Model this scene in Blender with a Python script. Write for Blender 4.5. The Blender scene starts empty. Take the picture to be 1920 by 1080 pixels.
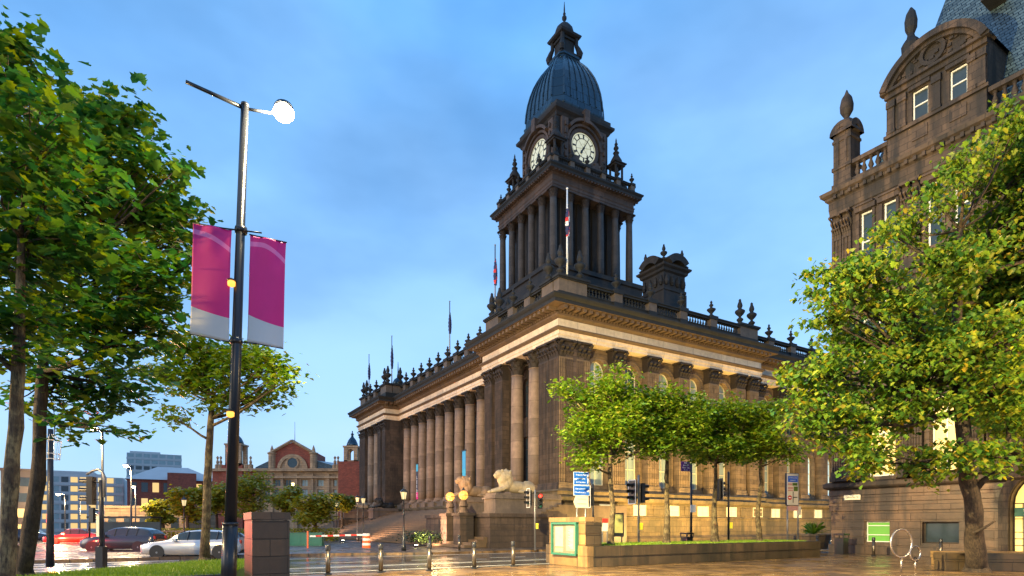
import bpy, bmesh, math, random
import numpy as np
from mathutils import Vector, Matrix
R_ = math.radians
PI = math.pi
sc = bpy.context.scene
col = sc.collection

# ------------------------------------------------------------------ camera
EYE = 1.6
F = 1100.0
cam = bpy.data.cameras.new('camera')
cam.lens = F / 1920 * 36.0
cam.sensor_width = 36.0
cam.shift_y = (985 - 540) / 1920.0
cam.clip_start = 0.05
cam.clip_end = 2000
camo = bpy.data.objects.new('camera', cam)
col.objects.link(camo)
camo.location = (0, 0, EYE)
camo.rotation_euler = (R_(90), 0, 0)
sc.camera = camo

# ------------------------------------------------------------------ sky, sun, exposure
SUN_EL, SUN_ROT = R_(7), R_(243)
w = bpy.data.worlds.new("World")
sc.world = w
w.use_nodes = True
nt = w.node_tree
for n in list(nt.nodes): nt.nodes.remove(n)
out = nt.nodes.new('ShaderNodeOutputWorld')
bg = nt.nodes.new('ShaderNodeBackground')
sky = nt.nodes.new('ShaderNodeTexSky')
sky.sky_type = 'NISHITA'
sky.sun_disc = False
sky.sun_elevation = SUN_EL
sky.sun_rotation = SUN_ROT
sky.ozone_density = 4.0
sky.air_density = 1.0
sky.dust_density = 0.4
tc = nt.nodes.new('ShaderNodeTexCoord')
mp = nt.nodes.new('ShaderNodeMapping'); mp.inputs['Scale'].default_value = (1.0, 1.0, 2.2)
ns = nt.nodes.new('ShaderNodeTexNoise'); ns.inputs['Scale'].default_value = 1.9; ns.inputs['Detail'].default_value = 5; ns.inputs['Roughness'].default_value = .5
rmp = nt.nodes.new('ShaderNodeValToRGB')
rmp.color_ramp.elements[0].position = .35; rmp.color_ramp.elements[0].color = (0, 0, 0, 1)
rmp.color_ramp.elements[1].position = .75; rmp.color_ramp.elements[1].color = (.5, .5, .5, 1)
mix = nt.nodes.new('ShaderNodeMix'); mix.data_type = 'RGBA'
sepz = nt.nodes.new('ShaderNodeSeparateXYZ')
zr = nt.nodes.new('ShaderNodeValToRGB'); e = zr.color_ramp.elements
e[0].position = 0.0; e[0].color = (.165, .195, .255, 1); e[1].position = .75; e[1].color = (.036, .112, .235, 1)
e2 = e.new(.22); e2.color = (.105, .160, .245, 1); e3 = e.new(.45); e3.color = (.062, .130, .235, 1)
sc10 = nt.nodes.new('ShaderNodeVectorMath'); sc10.operation = 'SCALE'; sc10.inputs['Scale'].default_value = 10.0
fm = nt.nodes.new('ShaderNodeMath'); fm.operation = 'ADD'; fm.inputs[1].default_value = .55
nt.links.new(tc.outputs['Generated'], sepz.inputs[0]); nt.links.new(sepz.outputs['Z'], zr.inputs['Fac'])
cl = nt.nodes.new('ShaderNodeMix'); cl.data_type = 'RGBA'; cl.inputs[7].default_value = (.092, .160, .256, 1)
n2 = nt.nodes.new('ShaderNodeTexNoise'); n2.inputs['Scale'].default_value = 1.25; n2.inputs['Detail'].default_value = 5; n2.inputs['Roughness'].default_value = .48; n2.inputs['Distortion'].default_value = .5
r2 = nt.nodes.new('ShaderNodeValToRGB'); r2.color_ramp.elements[0].position = .42; r2.color_ramp.elements[0].color = (0,0,0,1); r2.color_ramp.elements[1].position = .68; r2.color_ramp.elements[1].color = (.75,.75,.75,1)
nt.links.new(mp.outputs['Vector'], n2.inputs['Vector']); nt.links.new(n2.outputs['Fac'], r2.inputs['Fac']); nt.links.new(r2.outputs['Color'], cl.inputs[0])
nt.links.new(zr.outputs['Color'], cl.inputs[6])
n3 = nt.nodes.new('ShaderNodeMix'); n3.data_type = 'RGBA'; n3.blend_type = 'MULTIPLY'; n3.inputs[0].default_value = 1.0
r3 = nt.nodes.new('ShaderNodeValToRGB'); r3.color_ramp.elements[0].position = .3; r3.color_ramp.elements[0].color = (.74,.82,.87,1); r3.color_ramp.elements[1].position = .6; r3.color_ramp.elements[1].color = (1.14,1.2,1.24,1)
nt.links.new(ns.outputs['Fac'], r3.inputs['Fac']); nt.links.new(cl.outputs[2], n3.inputs[6]); nt.links.new(r3.outputs['Color'], n3.inputs[7])
nt.links.new(n3.outputs[2], sc10.inputs[0]); nt.links.new(sc10.outputs['Vector'], mix.inputs[7])
nt.links.new(tc.outputs['Generated'], mp.inputs['Vector'])
nt.links.new(mp.outputs['Vector'], ns.inputs['Vector'])
nt.links.new(ns.outputs['Fac'], rmp.inputs['Fac'])
nt.links.new(rmp.outputs['Color'], fm.inputs[0]); nt.links.new(fm.outputs[0], mix.inputs[0])
nt.links.new(sky.outputs['Color'], mix.inputs[6])
nt.links.new(mix.outputs[2], bg.inputs['Color'])
bg.inputs['Strength'].default_value = 0.147
nt.links.new(bg.outputs['Background'], out.inputs['Surface'])

sun = bpy.data.lights.new('sun', 'SUN'); sun.energy = 0.35; sun.angle = R_(30); sun.color = (1, .84, .66)
suno = bpy.data.objects.new('sun', sun); col.objects.link(suno)
sx, sy = math.sin(SUN_ROT), math.cos(SUN_ROT)
sd = Vector((sx * math.cos(SUN_EL + R_(12)), sy * math.cos(SUN_EL + R_(12)), math.sin(SUN_EL + R_(12))))
suno.rotation_euler = sd.to_track_quat('Z', 'Y').to_euler()

sc.view_settings.view_transform = 'Standard'
sc.view_settings.look = 'None'
sc.view_settings.exposure = 1.58
sc.view_settings.gamma = 1

# ------------------------------------------------------------------ materials
MATS = {}
class NT:
    def __init__(s, name):
        m = bpy.data.materials.new(name); m.use_nodes = True
        s.m = m; s.t = m.node_tree; s.b = s.t.nodes['Principled BSDF']; MATS[name] = m
    def n(s, typ, **kw):
        x = s.t.nodes.new(typ)
        for k, v in kw.items():
            if k in x.inputs: x.inputs[k].default_value = v
            else: setattr(x, k, v)
        return x
    def l(s, a, b): s.t.links.new(a, b)
def mixc(N, fac, a, b, mode='MIX'):
    x = N.n('ShaderNodeMix'); x.data_type = 'RGBA'; x.blend_type = mode
    for i, v in ((0, fac), (6, a), (7, b)):
        if hasattr(v, 'links') or hasattr(v, 'is_linked'): N.l(v, x.inputs[i])
        else: x.inputs[i].default_value = v if i == 0 else (*v, 1)
    return x.outputs[2]
def ramp(N, src, a, b, ca=(0, 0, 0), cb=(1, 1, 1)):
    r = N.n('ShaderNodeValToRGB')
    r.color_ramp.elements[0].position = a; r.color_ramp.elements[0].color = (*ca, 1)
    r.color_ramp.elements[1].position = b; r.color_ramp.elements[1].color = (*cb, 1)
    N.l(src, r.inputs['Fac']); return r.outputs['Color']
def stone(name, base, soot, amount=.5, bw=1.1, bh=.42, rough=.75, joints=True, streak=1.0, fin=3.0):
    N = NT(name)
    tc = N.n('ShaderNodeTexCoord'); sp = N.n('ShaderNodeSeparateXYZ'); N.l(tc.outputs['Object'], sp.inputs[0])
    ad = N.n('ShaderNodeMath', operation='ADD'); N.l(sp.outputs['X'], ad.inputs[0]); N.l(sp.outputs['Y'], ad.inputs[1])
    cb = N.n('ShaderNodeCombineXYZ'); N.l(ad.outputs[0], cb.inputs['X']); N.l(sp.outputs['Z'], cb.inputs['Y'])
    mp = N.n('ShaderNodeMapping'); mp.inputs['Scale'].default_value = (.8, .8, .11); N.l(tc.outputs['Object'], mp.inputs['Vector'])
    st = N.n('ShaderNodeTexNoise', Scale=1.3, Detail=6.0, Roughness=.62); N.l(mp.outputs['Vector'], st.inputs['Vector'])
    bl = N.n('ShaderNodeTexNoise', Scale=.33, Detail=5.0, Roughness=.6); N.l(tc.outputs['Object'], bl.inputs['Vector'])
    fn = N.n('ShaderNodeTexNoise', Scale=fin, Detail=8.0, Roughness=.7); N.l(tc.outputs['Object'], fn.inputs['Vector'])
    c = base
    lo = tuple(v * .45 for v in base); hi = tuple(min(1, v * 1.55) for v in base)
    cc = mixc(N, fn.outputs['Fac'], lo, hi)
    if joints:
        br = N.n('ShaderNodeTexBrick', Scale=1.0)
        br.inputs['Brick Width'].default_value = bw; br.inputs['Row Height'].default_value = bh
        br.inputs['Mortar Size'].default_value = .014; br.inputs['Mortar Smooth'].default_value = .3
        br.inputs['Color1'].default_value = (.70, .68, .66, 1); br.inputs['Color2'].default_value = (1.2, 1.15, 1.08, 1); br.inputs['Mortar'].default_value = (.33, .31, .29, 1)
        br.inputs['Bias'].default_value = .15
        N.l(cb.outputs[0], br.inputs['Vector'])
        cc = mixc(N, 1.0, cc, br.outputs['Color'], 'MULTIPLY')
    sm = ramp(N, st.outputs['Fac'], .5 - .08 * amount, .68 - .1 * amount)
    bm_ = ramp(N, bl.outputs['Fac'], .42, .68)
    m1 = N.n('ShaderNodeMath', operation='MAXIMUM'); N.l(sm, m1.inputs[0]); N.l(bm_, m1.inputs[1])
    m2 = N.n('ShaderNodeMath', operation='MULTIPLY'); N.l(m1.outputs[0], m2.inputs[0]); m2.inputs[1].default_value = min(1, amount * streak)
    cc = mixc(N, m2.outputs[0], cc, soot)
    N.l(cc, N.b.inputs['Base Color'])
    N.b.inputs['Roughness'].default_value = rough
    bp = N.n('ShaderNodeBump', Strength=.35, Distance=.03); N.l(fn.outputs['Fac'], bp.inputs['Height']); 
    if joints:
        bp2 = N.n('ShaderNodeBump', Strength=.6, Distance=.03); N.l(br.outputs['Fac'], bp2.inputs['Height']); bp2.invert = True
        N.l(bp.outputs[0], bp2.inputs['Normal']); N.l(bp2.outputs[0], N.b.inputs['Normal'])
    else: N.l(bp.outputs[0], N.b.inputs['Normal'])
    return N.m
def plain(name, c, rough=.5, metal=0, noise=.2, scale=4, coat=0, bump=0):
    N = NT(name)
    tc = N.n('ShaderNodeTexCoord'); fn = N.n('ShaderNodeTexNoise', Scale=float(scale), Detail=6.0, Roughness=.65); N.l(tc.outputs['Object'], fn.inputs['Vector'])
    cc = mixc(N, fn.outputs['Fac'], tuple(v * (1 - noise) for v in c), tuple(min(1, v * (1 + noise)) for v in c))
    N.l(cc, N.b.inputs['Base Color']); N.b.inputs['Roughness'].default_value = rough; N.b.inputs['Metallic'].default_value = metal
    if coat: N.b.inputs['Coat Weight'].default_value = coat
    if bump:
        bp = N.n('ShaderNodeBump', Strength=float(bump), Distance=.02); N.l(fn.outputs['Fac'], bp.inputs['Height']); N.l(bp.outputs[0], N.b.inputs['Normal'])
    return N.m
def emit(name, c, s, base=None):
    N = NT(name)
    N.b.inputs['Base Color'].default_value = (*(base or c), 1)
    N.b.inputs['Emission Color'].default_value = (*c, 1); N.b.inputs['Emission Strength'].default_value = s
    N.b.inputs['Roughness'].default_value = .4
    return N.m
M = dict(
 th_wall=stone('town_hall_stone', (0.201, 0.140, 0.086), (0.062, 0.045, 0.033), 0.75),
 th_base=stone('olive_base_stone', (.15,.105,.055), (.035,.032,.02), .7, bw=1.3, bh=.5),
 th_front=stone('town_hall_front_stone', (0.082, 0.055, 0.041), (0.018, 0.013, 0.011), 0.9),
 th_col=stone('town_hall_column_stone', (0.217, 0.157, 0.120), (0.060, 0.040, 0.031), .55, bw=30, bh=1.55),
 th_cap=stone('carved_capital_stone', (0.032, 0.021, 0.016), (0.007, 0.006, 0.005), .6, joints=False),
 th_frieze=stone('pale_frieze_stone', (0.665, 0.538, 0.411), (0.391, 0.293, 0.215), .3, bw=1.9, bh=3.1),
 th_corn=stone('brown_cornice_stone', (0.126, 0.078, 0.042), (0.038, 0.025, 0.021), .5, joints=False),
 soot=stone('sooty_parapet_stone', (0.014, 0.014, 0.014), (0.003, 0.004, 0.005), .6, bw=1.4, bh=.7),
 sootped=stone('rubbed_pedestal_stone', (0.134, 0.098, 0.071), (0.022, 0.022, 0.022), .5, joints=False),
 sootdk=stone('black_carved_stone', (0.013, 0.013, 0.014), (0.004, 0.004, 0.005), .6, joints=False),
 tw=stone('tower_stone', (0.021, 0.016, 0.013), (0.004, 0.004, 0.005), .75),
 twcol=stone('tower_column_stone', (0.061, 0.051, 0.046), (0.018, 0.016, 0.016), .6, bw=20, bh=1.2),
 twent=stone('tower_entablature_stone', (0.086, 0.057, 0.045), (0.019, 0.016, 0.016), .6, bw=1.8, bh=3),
 rb=stone('sandstone_facade', (0.118, 0.078, 0.056), (0.022, 0.016, 0.015), 0.85, bw=.95, bh=.4),
 rbt=stone('sandstone_trim', (0.082, 0.055, 0.039), (0.014, 0.011, 0.010), 0.95, bw=.8, bh=.34),
 rbase=stone('rusticated_base_stone', (0.140, 0.086, 0.054), (0.025, 0.019, 0.016), 0.9, bw=1.2, bh=.45, rough=.5),
 block=stone('planter_block_stone', (0.306, 0.191, 0.076), (0.092, 0.061, 0.031), 0.75, bw=.8, bh=.42, rough=.5),
 blockdk=stone('mossy_wall_stone', (0.096, 0.066, 0.036), (0.021, 0.021, 0.012), 0.8, bw=.85, bh=.4, rough=.45),  # mossy stone; its dark tone also stands for shade on the pier side
 steps=stone('worn_step_stone', (0.132, 0.090, 0.054), (0.048, 0.033, 0.024), .5, joints=False, rough=.35),
 brick=stone('red_brick', (.30, .07, .04), (.14, .04, .03), .4, bw=.5, bh=.17),
 brickstone=stone('warm_dressed_stone', (.38, .26, .16), (.16, .1, .07), .4),
 metal=plain('dark_painted_metal', (.02, .022, .028), .3, .3, scale=3),
 grey=plain('galvanised_grey', (.28, .27, .26), .4, .7, scale=6),
 blk=plain('black_plastic', (.012, .012, .014), .35),
 white=plain('white_paint', (.8, .8, .78), .4, noise=.05),
 cream=plain('cream_sign_face', (.75, .68, .52), .45, noise=.05),
 blue=plain('blue_sign_face', (.01, .12, .62), .4, noise=.05),
 green=plain('green_painted_frame', (.02, .14, .10), .35),
 red=plain('red_paint', (.6, .03, .02), .4),
 orange=plain('orange_plastic', (.8, .14, .03), .4),
 magenta=plain('magenta_banner_cloth', (.62, .008, .20), .6, noise=.12, scale=2),
 pink=plain('pink_banner_cloth', (.75, .16, .42), .6, noise=.1, scale=2),
 bgrey=plain('grey_banner_cloth', (.50, .54, .58), .6, noise=.08, scale=2),
 teal=plain('teal_banner_cloth', (.05, .38, .6), .5),
 board=plain('noticeboard_felt', (.16,.15,.11), .7, noise=.3, scale=6),
 sheet=plain('printed_notice_paper', (.30,.29,.19), .5, noise=.25, scale=9),
 navy=plain('navy_flag_cloth', (.02, .025, .09), .7),
 glassd=plain('dark_window_glass', (.03, .045, .06), .08, noise=.5, scale=1.2),
 glassb=plain('curtained_window_glass', (.25, .32, .33), .15, noise=.35, scale=.8),
 frame=plain('painted_window_frame', (.62, .56, .42), .5, noise=.1),
 wframe=plain('white_window_frame', (.7, .7, .68), .5, noise=.1),
 silver=plain('silver_car_paint', (.55, .55, .55), .22, .5, noise=.03, coat=.8),
 dkcar=plain('dark_car_paint', (.03, .035, .045), .2, .3, noise=.03, coat=.8),
 redcar=plain('red_car_paint', (.4, .03, .02), .25, .2, noise=.03, coat=.8),
 tyre=plain('tyre_rubber', (.012, .012, .012), .8),
 rim=plain('alloy_rim', (.45, .45, .46), .3, .9),
 asp=plain('asphalt', (.05, .05, .05), .4),
 paint=plain('road_marking_paint', (.75, .74, .7), .35, noise=.25, scale=3),
 concrete=plain('far_concrete', (.46, .45, .44), .7, noise=.15, scale=.4),
 slate=None, lead=None,
 e_lamp=emit('lit_lamp_glass', (1, .80, .50), 14),
 e_globe=emit('lit_globe_glass', (1, .40, .06), .8, (.05,.03,.015)),
 e_head=emit('lit_floodlight_glass', (1, .93, .78), 60),
 e_warm=emit('lit_window_glass', (1, .60, .13), .5, (.5, .4, .2)),
 e_pale=emit('lit_basement_window', (1, .78, .38), .30, (.3, .26, .16)),
 e_clock=emit('lit_clock_glass', (.95, .90, .50), .17, (.40, .43, .40)),
 e_red=emit('lit_red_signal', (1, .02, .01), 5),
 e_grn=emit('lit_green_window', (.20, .48, .03), .09, (.1, .3, .05)),
 e_office=emit('lit_office_window', (1, .60, .16), .3, (.5, .4, .2)),
 e_cross=emit('lit_cross', (1, .82, .40), 1.5),
 e_amber=emit('amber_marker', (.9, .7, .02), .2),
 e_cool=emit('lit_cool_window', (.5, .72, .8), .25),
)
def barkmat(name, c1, c2):
    N = NT(name); tc = N.n('ShaderNodeTexCoord'); mp = N.n('ShaderNodeMapping'); mp.inputs['Scale'].default_value = (1, 1, .22); N.l(tc.outputs['Object'], mp.inputs['Vector'])
    a = N.n('ShaderNodeTexNoise', Scale=26.0, Detail=6.0, Roughness=.7); N.l(mp.outputs['Vector'], a.inputs['Vector'])
    b = N.n('ShaderNodeTexNoise', Scale=3.5, Detail=4.0, Roughness=.6); N.l(tc.outputs['Object'], b.inputs['Vector'])
    c = mixc(N, ramp(N, b.outputs['Fac'], .42, .6), c1, c2); c = mixc(N, ramp(N, a.outputs['Fac'], .35, .55), tuple(v*.25 for v in c1), c)
    N.l(c, N.b.inputs['Base Color']); N.b.inputs['Roughness'].default_value = .8
    bp = N.n('ShaderNodeBump', Strength=1.0, Distance=.04); N.l(a.outputs['Fac'], bp.inputs['Height']); N.l(bp.outputs[0], N.b.inputs['Normal'])
    return N.m
M['bark'] = barkmat('bark', (.035, .022, .013), (.075, .05, .03))
M['barkmoss'] = barkmat('lichened_bark', (.07, .045, .022), (.22, .17, .08))
def roofmat(name, c, bw, bh, mortar, rough=.35, metal=0):
    N = NT(name)
    tc = N.n('ShaderNodeTexCoord'); 
    br = N.n('ShaderNodeTexBrick', Scale=1.0); br.inputs['Brick Width'].default_value = bw; br.inputs['Row Height'].default_value = bh
    br.inputs['Mortar Size'].default_value = mortar
    br.inputs['Color1'].default_value = (*[v * .7 for v in c], 1); br.inputs['Color2'].default_value = (*[v * 1.35 for v in c], 1); br.inputs['Mortar'].default_value = (*[v * .15 for v in c], 1)
    sp = N.n('ShaderNodeSeparateXYZ'); N.l(tc.outputs['Object'], sp.inputs[0])
    cb = N.n('ShaderNodeCombineXYZ'); ad = N.n('ShaderNodeMath', operation='ADD'); N.l(sp.outputs['X'], ad.inputs[0]); N.l(sp.outputs['Y'], ad.inputs[1]); N.l(ad.outputs[0], cb.inputs['X']); N.l(sp.outputs['Z'], cb.inputs['Y']); N.l(cb.outputs[0], br.inputs['Vector'])
    N.l(br.outputs['Color'], N.b.inputs['Base Color']); N.b.inputs['Roughness'].default_value = rough; N.b.inputs['Metallic'].default_value = metal
    bp = N.n('ShaderNodeBump', Strength=.8, Distance=.02); bp.invert = True; N.l(br.outputs['Fac'], bp.inputs['Height']); N.l(bp.outputs[0], N.b.inputs['Normal'])
    return N.m
M['slate'] = roofmat('wet_slate', (.06, .095, .12), .36, .19, .02, .28)
M['lead'] = roofmat('blue_grey_lead', (.026,.055,.08), 1.15, 1.25, .03, .27, .5)

def leafmat(name, cols, trans=.35):
    N = NT(name)
    g = N.n('ShaderNodeNewGeometry')
    r = N.n('ShaderNodeValToRGB'); r.color_ramp.interpolation = 'LINEAR'
    els = r.color_ramp.elements
    els[0].position = 0; els[0].color = (*cols[0], 1); els[1].position = 1; els[1].color = (*cols[-1], 1)
    for i, c in enumerate(cols[1:-1], 1):
        e = els.new(i / (len(cols) - 1)); e.color = (*c, 1)
    N.l(g.outputs['Random Per Island'], r.inputs['Fac'])
    N.l(r.outputs['Color'], N.b.inputs['Base Color']); N.b.inputs['Roughness'].default_value = .42
    tr = N.n('ShaderNodeBsdfTranslucent'); hs = N.n('ShaderNodeHueSaturation', Saturation=1.1, Value=1.4); N.l(r.outputs['Color'], hs.inputs['Color']); N.l(hs.outputs[0], tr.inputs['Color'])
    mx = N.n('ShaderNodeMixShader'); mx.inputs[0].default_value = trans
    N.l(N.b.outputs[0], mx.inputs[1]); N.l(tr.outputs[0], mx.inputs[2])
    o = [n for n in N.t.nodes if n.type == 'OUTPUT_MATERIAL'][0]; N.l(mx.outputs[0], o.inputs['Surface'])
    return N.m
M['leaf_l'] = leafmat('dark_maple_leaf', [(.018, .085, .022), (.035, .12, .025), (.06, .16, .02), (.03, .10, .03), (.15, .23, .02), (.05, .15, .025), (.24, .27, .02), (.04, .13, .03)], .5)
M['leaf_m'] = leafmat('fresh_maple_leaf', [(.06, .16, .012), (.13, .24, .015), (.20, .30, .02), (.05, .14, .02), (.28, .32, .025), (.12, .24, .015), (.22, .2, .02)], .38)
M['leaf_r'] = leafmat('autumn_maple_leaf', [(.025, .09, .02), (.07, .16, .02), (.17, .26, .022), (.035, .11, .02), (.27, .30, .03), (.10, .19, .02), (.045, .13, .02), (.22, .27, .025), (.30, .20, .02)], .38)
M['leaf_b'] = leafmat('far_yellowing_leaf', [(.16, .20, .025), (.28, .28, .03), (.12, .18, .03), (.36, .28, .03), (.22, .20, .03)], .4)
M['leaf_d'] = leafmat('dark_shrub_leaf', [(.008,.022,.006),(.015,.035,.01),(.03,.05,.012),(.012,.03,.008)], .15)
M['grass'] = leafmat('grass_blade', [(.10, .20, .01), (.18, .30, .02), (.26, .36, .03), (.12, .22, .01)], .3)

def wet(name, c1, c2, bw, bh, rot, rlo, rhi, mortar=.022, joint=(.02, .017, .014)):
    N = NT(name)
    tc = N.n('ShaderNodeTexCoord'); mp = N.n('ShaderNodeMapping'); mp.inputs['Rotation'].default_value = (0, 0, rot); N.l(tc.outputs['Object'], mp.inputs['Vector'])
    fn = N.n('ShaderNodeTexNoise', Scale=1.1, Detail=8.0, Roughness=.65); N.l(tc.outputs['Object'], fn.inputs['Vector'])
    pd = N.n('ShaderNodeTexNoise', Scale=.45, Detail=3.0, Roughness=.5); N.l(tc.outputs['Object'], pd.inputs['Vector'])
    gr = N.n('ShaderNodeTexNoise', Scale=22.0, Detail=4.0, Roughness=.7); N.l(tc.outputs['Object'], gr.inputs['Vector'])
    cc = mixc(N, fn.outputs['Fac'], c1, c2)
    cc = mixc(N, ramp(N, fn.outputs['Fac'], .40, .66), tuple(v * .35 for v in c1), cc)
    bpin = None
    if bw:
        br = N.n('ShaderNodeTexBrick', Scale=1.0); br.inputs['Brick Width'].default_value = bw; br.inputs['Row Height'].default_value = bh; br.inputs['Mortar Size'].default_value = mortar
        br.inputs['Color1'].default_value = (.45, .43, .42, 1); br.inputs['Color2'].default_value = (1.3, 1.25, 1.2, 1); br.inputs['Mortar'].default_value = (.08, .08, .08, 1)
        N.l(mp.outputs['Vector'], br.inputs['Vector'])
        cc = mixc(N, 1.0, cc, br.outputs['Color'], 'MULTIPLY')
    N.l(cc, N.b.inputs['Base Color'])
    rr = N.n('ShaderNodeMapRange'); rr.inputs['From Min'].default_value = .38; rr.inputs['From Max'].default_value = .62; rr.inputs['To Min'].default_value = rlo; rr.inputs['To Max'].default_value = rhi
    N.l(pd.outputs['Fac'], rr.inputs['Value'])
    if bw:
        bwn = N.n('ShaderNodeRGBToBW'); N.l(br.outputs['Color'], bwn.inputs[0])
        r2_ = N.n('ShaderNodeMapRange'); r2_.inputs['From Min'].default_value = .08; r2_.inputs['From Max'].default_value = 1.25; r2_.inputs['To Min'].default_value = .4; r2_.inputs['To Max'].default_value = -.03
        N.l(bwn.outputs[0], r2_.inputs['Value']); am = N.n('ShaderNodeMath', operation='ADD'); am.use_clamp = True; N.l(rr.outputs[0], am.inputs[0]); N.l(r2_.outputs[0], am.inputs[1]); N.l(am.outputs[0], N.b.inputs['Roughness'])
    else: N.l(rr.outputs[0], N.b.inputs['Roughness'])
    N.b.inputs['Specular IOR Level'].default_value = .7
    bp = N.n('ShaderNodeBump', Strength=.25, Distance=.008); N.l(gr.outputs['Fac'], bp.inputs['Height'])
    bp3 = N.n('ShaderNodeBump', Strength=.3, Distance=.03); N.l(fn.outputs['Fac'], bp3.inputs['Height']); N.l(bp.outputs[0], bp3.inputs['Normal'])
    if bw:
        bp2 = N.n('ShaderNodeBump', Strength=.9, Distance=.02); bp2.invert = True; N.l(br.outputs['Fac'], bp2.inputs['Height']); N.l(bp3.outputs[0], bp2.inputs['Normal']); N.l(bp2.outputs[0], N.b.inputs['Normal'])
    else: N.l(bp3.outputs[0], N.b.inputs['Normal'])
    return N.m
M['plaza'] = wet('wet_flagstones', (.25, .15, .07), (.42, .27, .13), .9, .6, R_(-31), .03, .24)
M['road'] = wet('wet_asphalt', (.09, .09, .095), (.18, .18, .19), 0, 0, 0, .06, .24)
M['pave'] = wet('wet_pavement_slabs', (.13, .10, .075), (.2, .15, .11), .6, .9, R_(-31), .14, .4)

# ------------------------------------------------------------------ mesh builder
class MB:
    def __init__(s): s.v = []; s.f = []; s.fm = []; s.mi = 0; s.sm = []; s.smooth = False
    def add(s, vs, fs):
        o = len(s.v); s.v += [tuple(p) for p in vs]
        for f in fs: s.f.append([i + o for i in f]); s.fm.append(s.mi); s.sm.append(s.smooth)
        return s
    def box(s, x0, x1, y0, y1, z0, z1):
        s.add([(x0,y0,z0),(x1,y0,z0),(x1,y1,z0),(x0,y1,z0),(x0,y0,z1),(x1,y0,z1),(x1,y1,z1),(x0,y1,z1)],
              [(0,3,2,1),(4,5,6,7),(0,1,5,4),(1,2,6,5),(2,3,7,6),(3,0,4,7)]); return s
    def obox(s, c, u, v, wv, a, b, d):   # oriented box: centre, axes, half sizes
        c = Vector(c); u = Vector(u) * a; v = Vector(v) * b; wv = Vector(wv) * d
        P = [c + i*u + j*v + k*wv for k in (-1,1) for j in (-1,1) for i in (-1,1)]
        s.add(P, [(0,2,3,1),(4,5,7,6),(0,1,5,4),(1,3,7,5),(3,2,6,7),(2,0,4,6)]); return s
    def lathe(s, prof, cx=0, cy=0, seg=16, z0=0, sq=False, caps=True):
        o = []
        n = len(prof)
        for r, z in prof:
            for k in range(seg):
                t = 2*PI*(k + (.5 if sq else 0))/seg
                rr = r / math.cos(PI/seg) if sq else r
                o.append((cx + rr*math.cos(t), cy + rr*math.sin(t), z0 + z))
        fs = []
        for i in range(n-1):
            for k in range(seg):
                k2 = (k+1) % seg
                fs.append((i*seg+k, i*seg+k2, (i+1)*seg+k2, (i+1)*seg+k))
        if caps: fs.append(tuple(reversed(range(seg)))); fs.append(tuple(range((n-1)*seg, n*seg)))
        s.add(o, fs); return s
    def tube(s, pts, rad, seg=8, cap=True):
        pts = [Vector(p) for p in pts]; n = len(pts)
        if not hasattr(rad, '__len__'): rad = [rad]*n
        up = Vector((0,0,1)); vs = []; prev = None
        for i, p in enumerate(pts):
            d = (pts[min(i+1,n-1)] - pts[max(i-1,0)]).normalized()
            if prev is None:
                a = d.cross(up) if abs(d.dot(up)) < .95 else d.cross(Vector((1,0,0)))
            else: a = prev - d*prev.dot(d)
            a.normalize(); prev = a; b = d.cross(a)
            for k in range(seg):
                t = 2*PI*k/seg; vs.append(p + rad[i]*(a*math.cos(t) + b*math.sin(t)))
        fs = [(i*seg+k, i*seg+(k+1)%seg, (i+1)*seg+(k+1)%seg, (i+1)*seg+k) for i in range(n-1) for k in range(seg)]
        if cap: fs += [tuple(reversed(range(seg))), tuple(range((n-1)*seg, n*seg))]
        s.add(vs, fs); return s
    def prism(s, poly, f):   # poly list of 2-D points; f(p, t) -> 3-D for t in 0,1
        n = len(poly)
        s.add([f(p,0) for p in poly] + [f(p,1) for p in poly],
              [tuple(range(n)), tuple(reversed(range(n, 2*n)))] + [(i,(i+1)%n+0,(i+1)%n+n,i+n)[::-1] for i in range(n)]); return s
    def sweep(s, poly, prof, closed=True):
        """mitred sweep of (out, z) profile round a CCW axis-aligned footprint"""
        n = len(poly); P = [Vector((p[0], p[1])) for p in poly]; vs = []
        for i in range(n):
            if closed or 0 < i < n-1:
                d0 = (P[i]-P[i-1]).normalized(); d1 = (P[(i+1)%n]-P[i]).normalized()
            elif i == 0: d0 = d1 = (P[1]-P[0]).normalized()
            else: d0 = d1 = (P[i]-P[i-1]).normalized()
            n0 = Vector((d0.y,-d0.x)); n1 = Vector((d1.y,-d1.x)); m = n0+n1
            m = m / max(m.dot(n0), .2) if m.length > .01 else n0
            for o_, z in prof: vs.append((P[i].x+m.x*o_, P[i].y+m.y*o_, z))
        k = len(prof); fs = []
        for i in range(n if closed else n-1):
            j = (i+1) % n
            for q in range(k-1): fs.append((i*k+q, j*k+q, j*k+q+1, i*k+q+1))
        if not closed: fs += [tuple(range(k)), tuple(range((n-1)*k, n*k))[::-1]]
        s.add(vs, fs); return s
    def mesh(s, name, mats):
        me = bpy.data.meshes.new(name); me.from_pydata(s.v, [], s.f)
        mats = mats if isinstance(mats, (list, tuple)) else [mats]
        for m in mats: me.materials.append(M[m] if isinstance(m, str) else m)
        me.polygons.foreach_set('material_index', s.fm); me.polygons.foreach_set('use_smooth', s.sm)
        me.update(); return me
    def obj(s, name, mats, parent=None, loc=(0,0,0), rotz=0):
        o = bpy.data.objects.new(name, s.mesh(name, mats)); col.objects.link(o)
        o.location = loc; o.rotation_euler = (0,0,rotz)
        if parent is not None: o.parent = parent
        return o
def inst(name, me, parent=None, loc=(0,0,0), rotz=0, scale=1):
    o = bpy.data.objects.new(name, me); col.objects.link(o); o.location = loc; o.rotation_euler = (0,0,rotz)
    if scale != 1: o.scale = (scale,)*3
    if parent is not None: o.parent = parent
    return o
def tag(o, label, cat, group=None):
    o['label'] = label; o['category'] = cat
    if group: o['group'] = group
    return o
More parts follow.
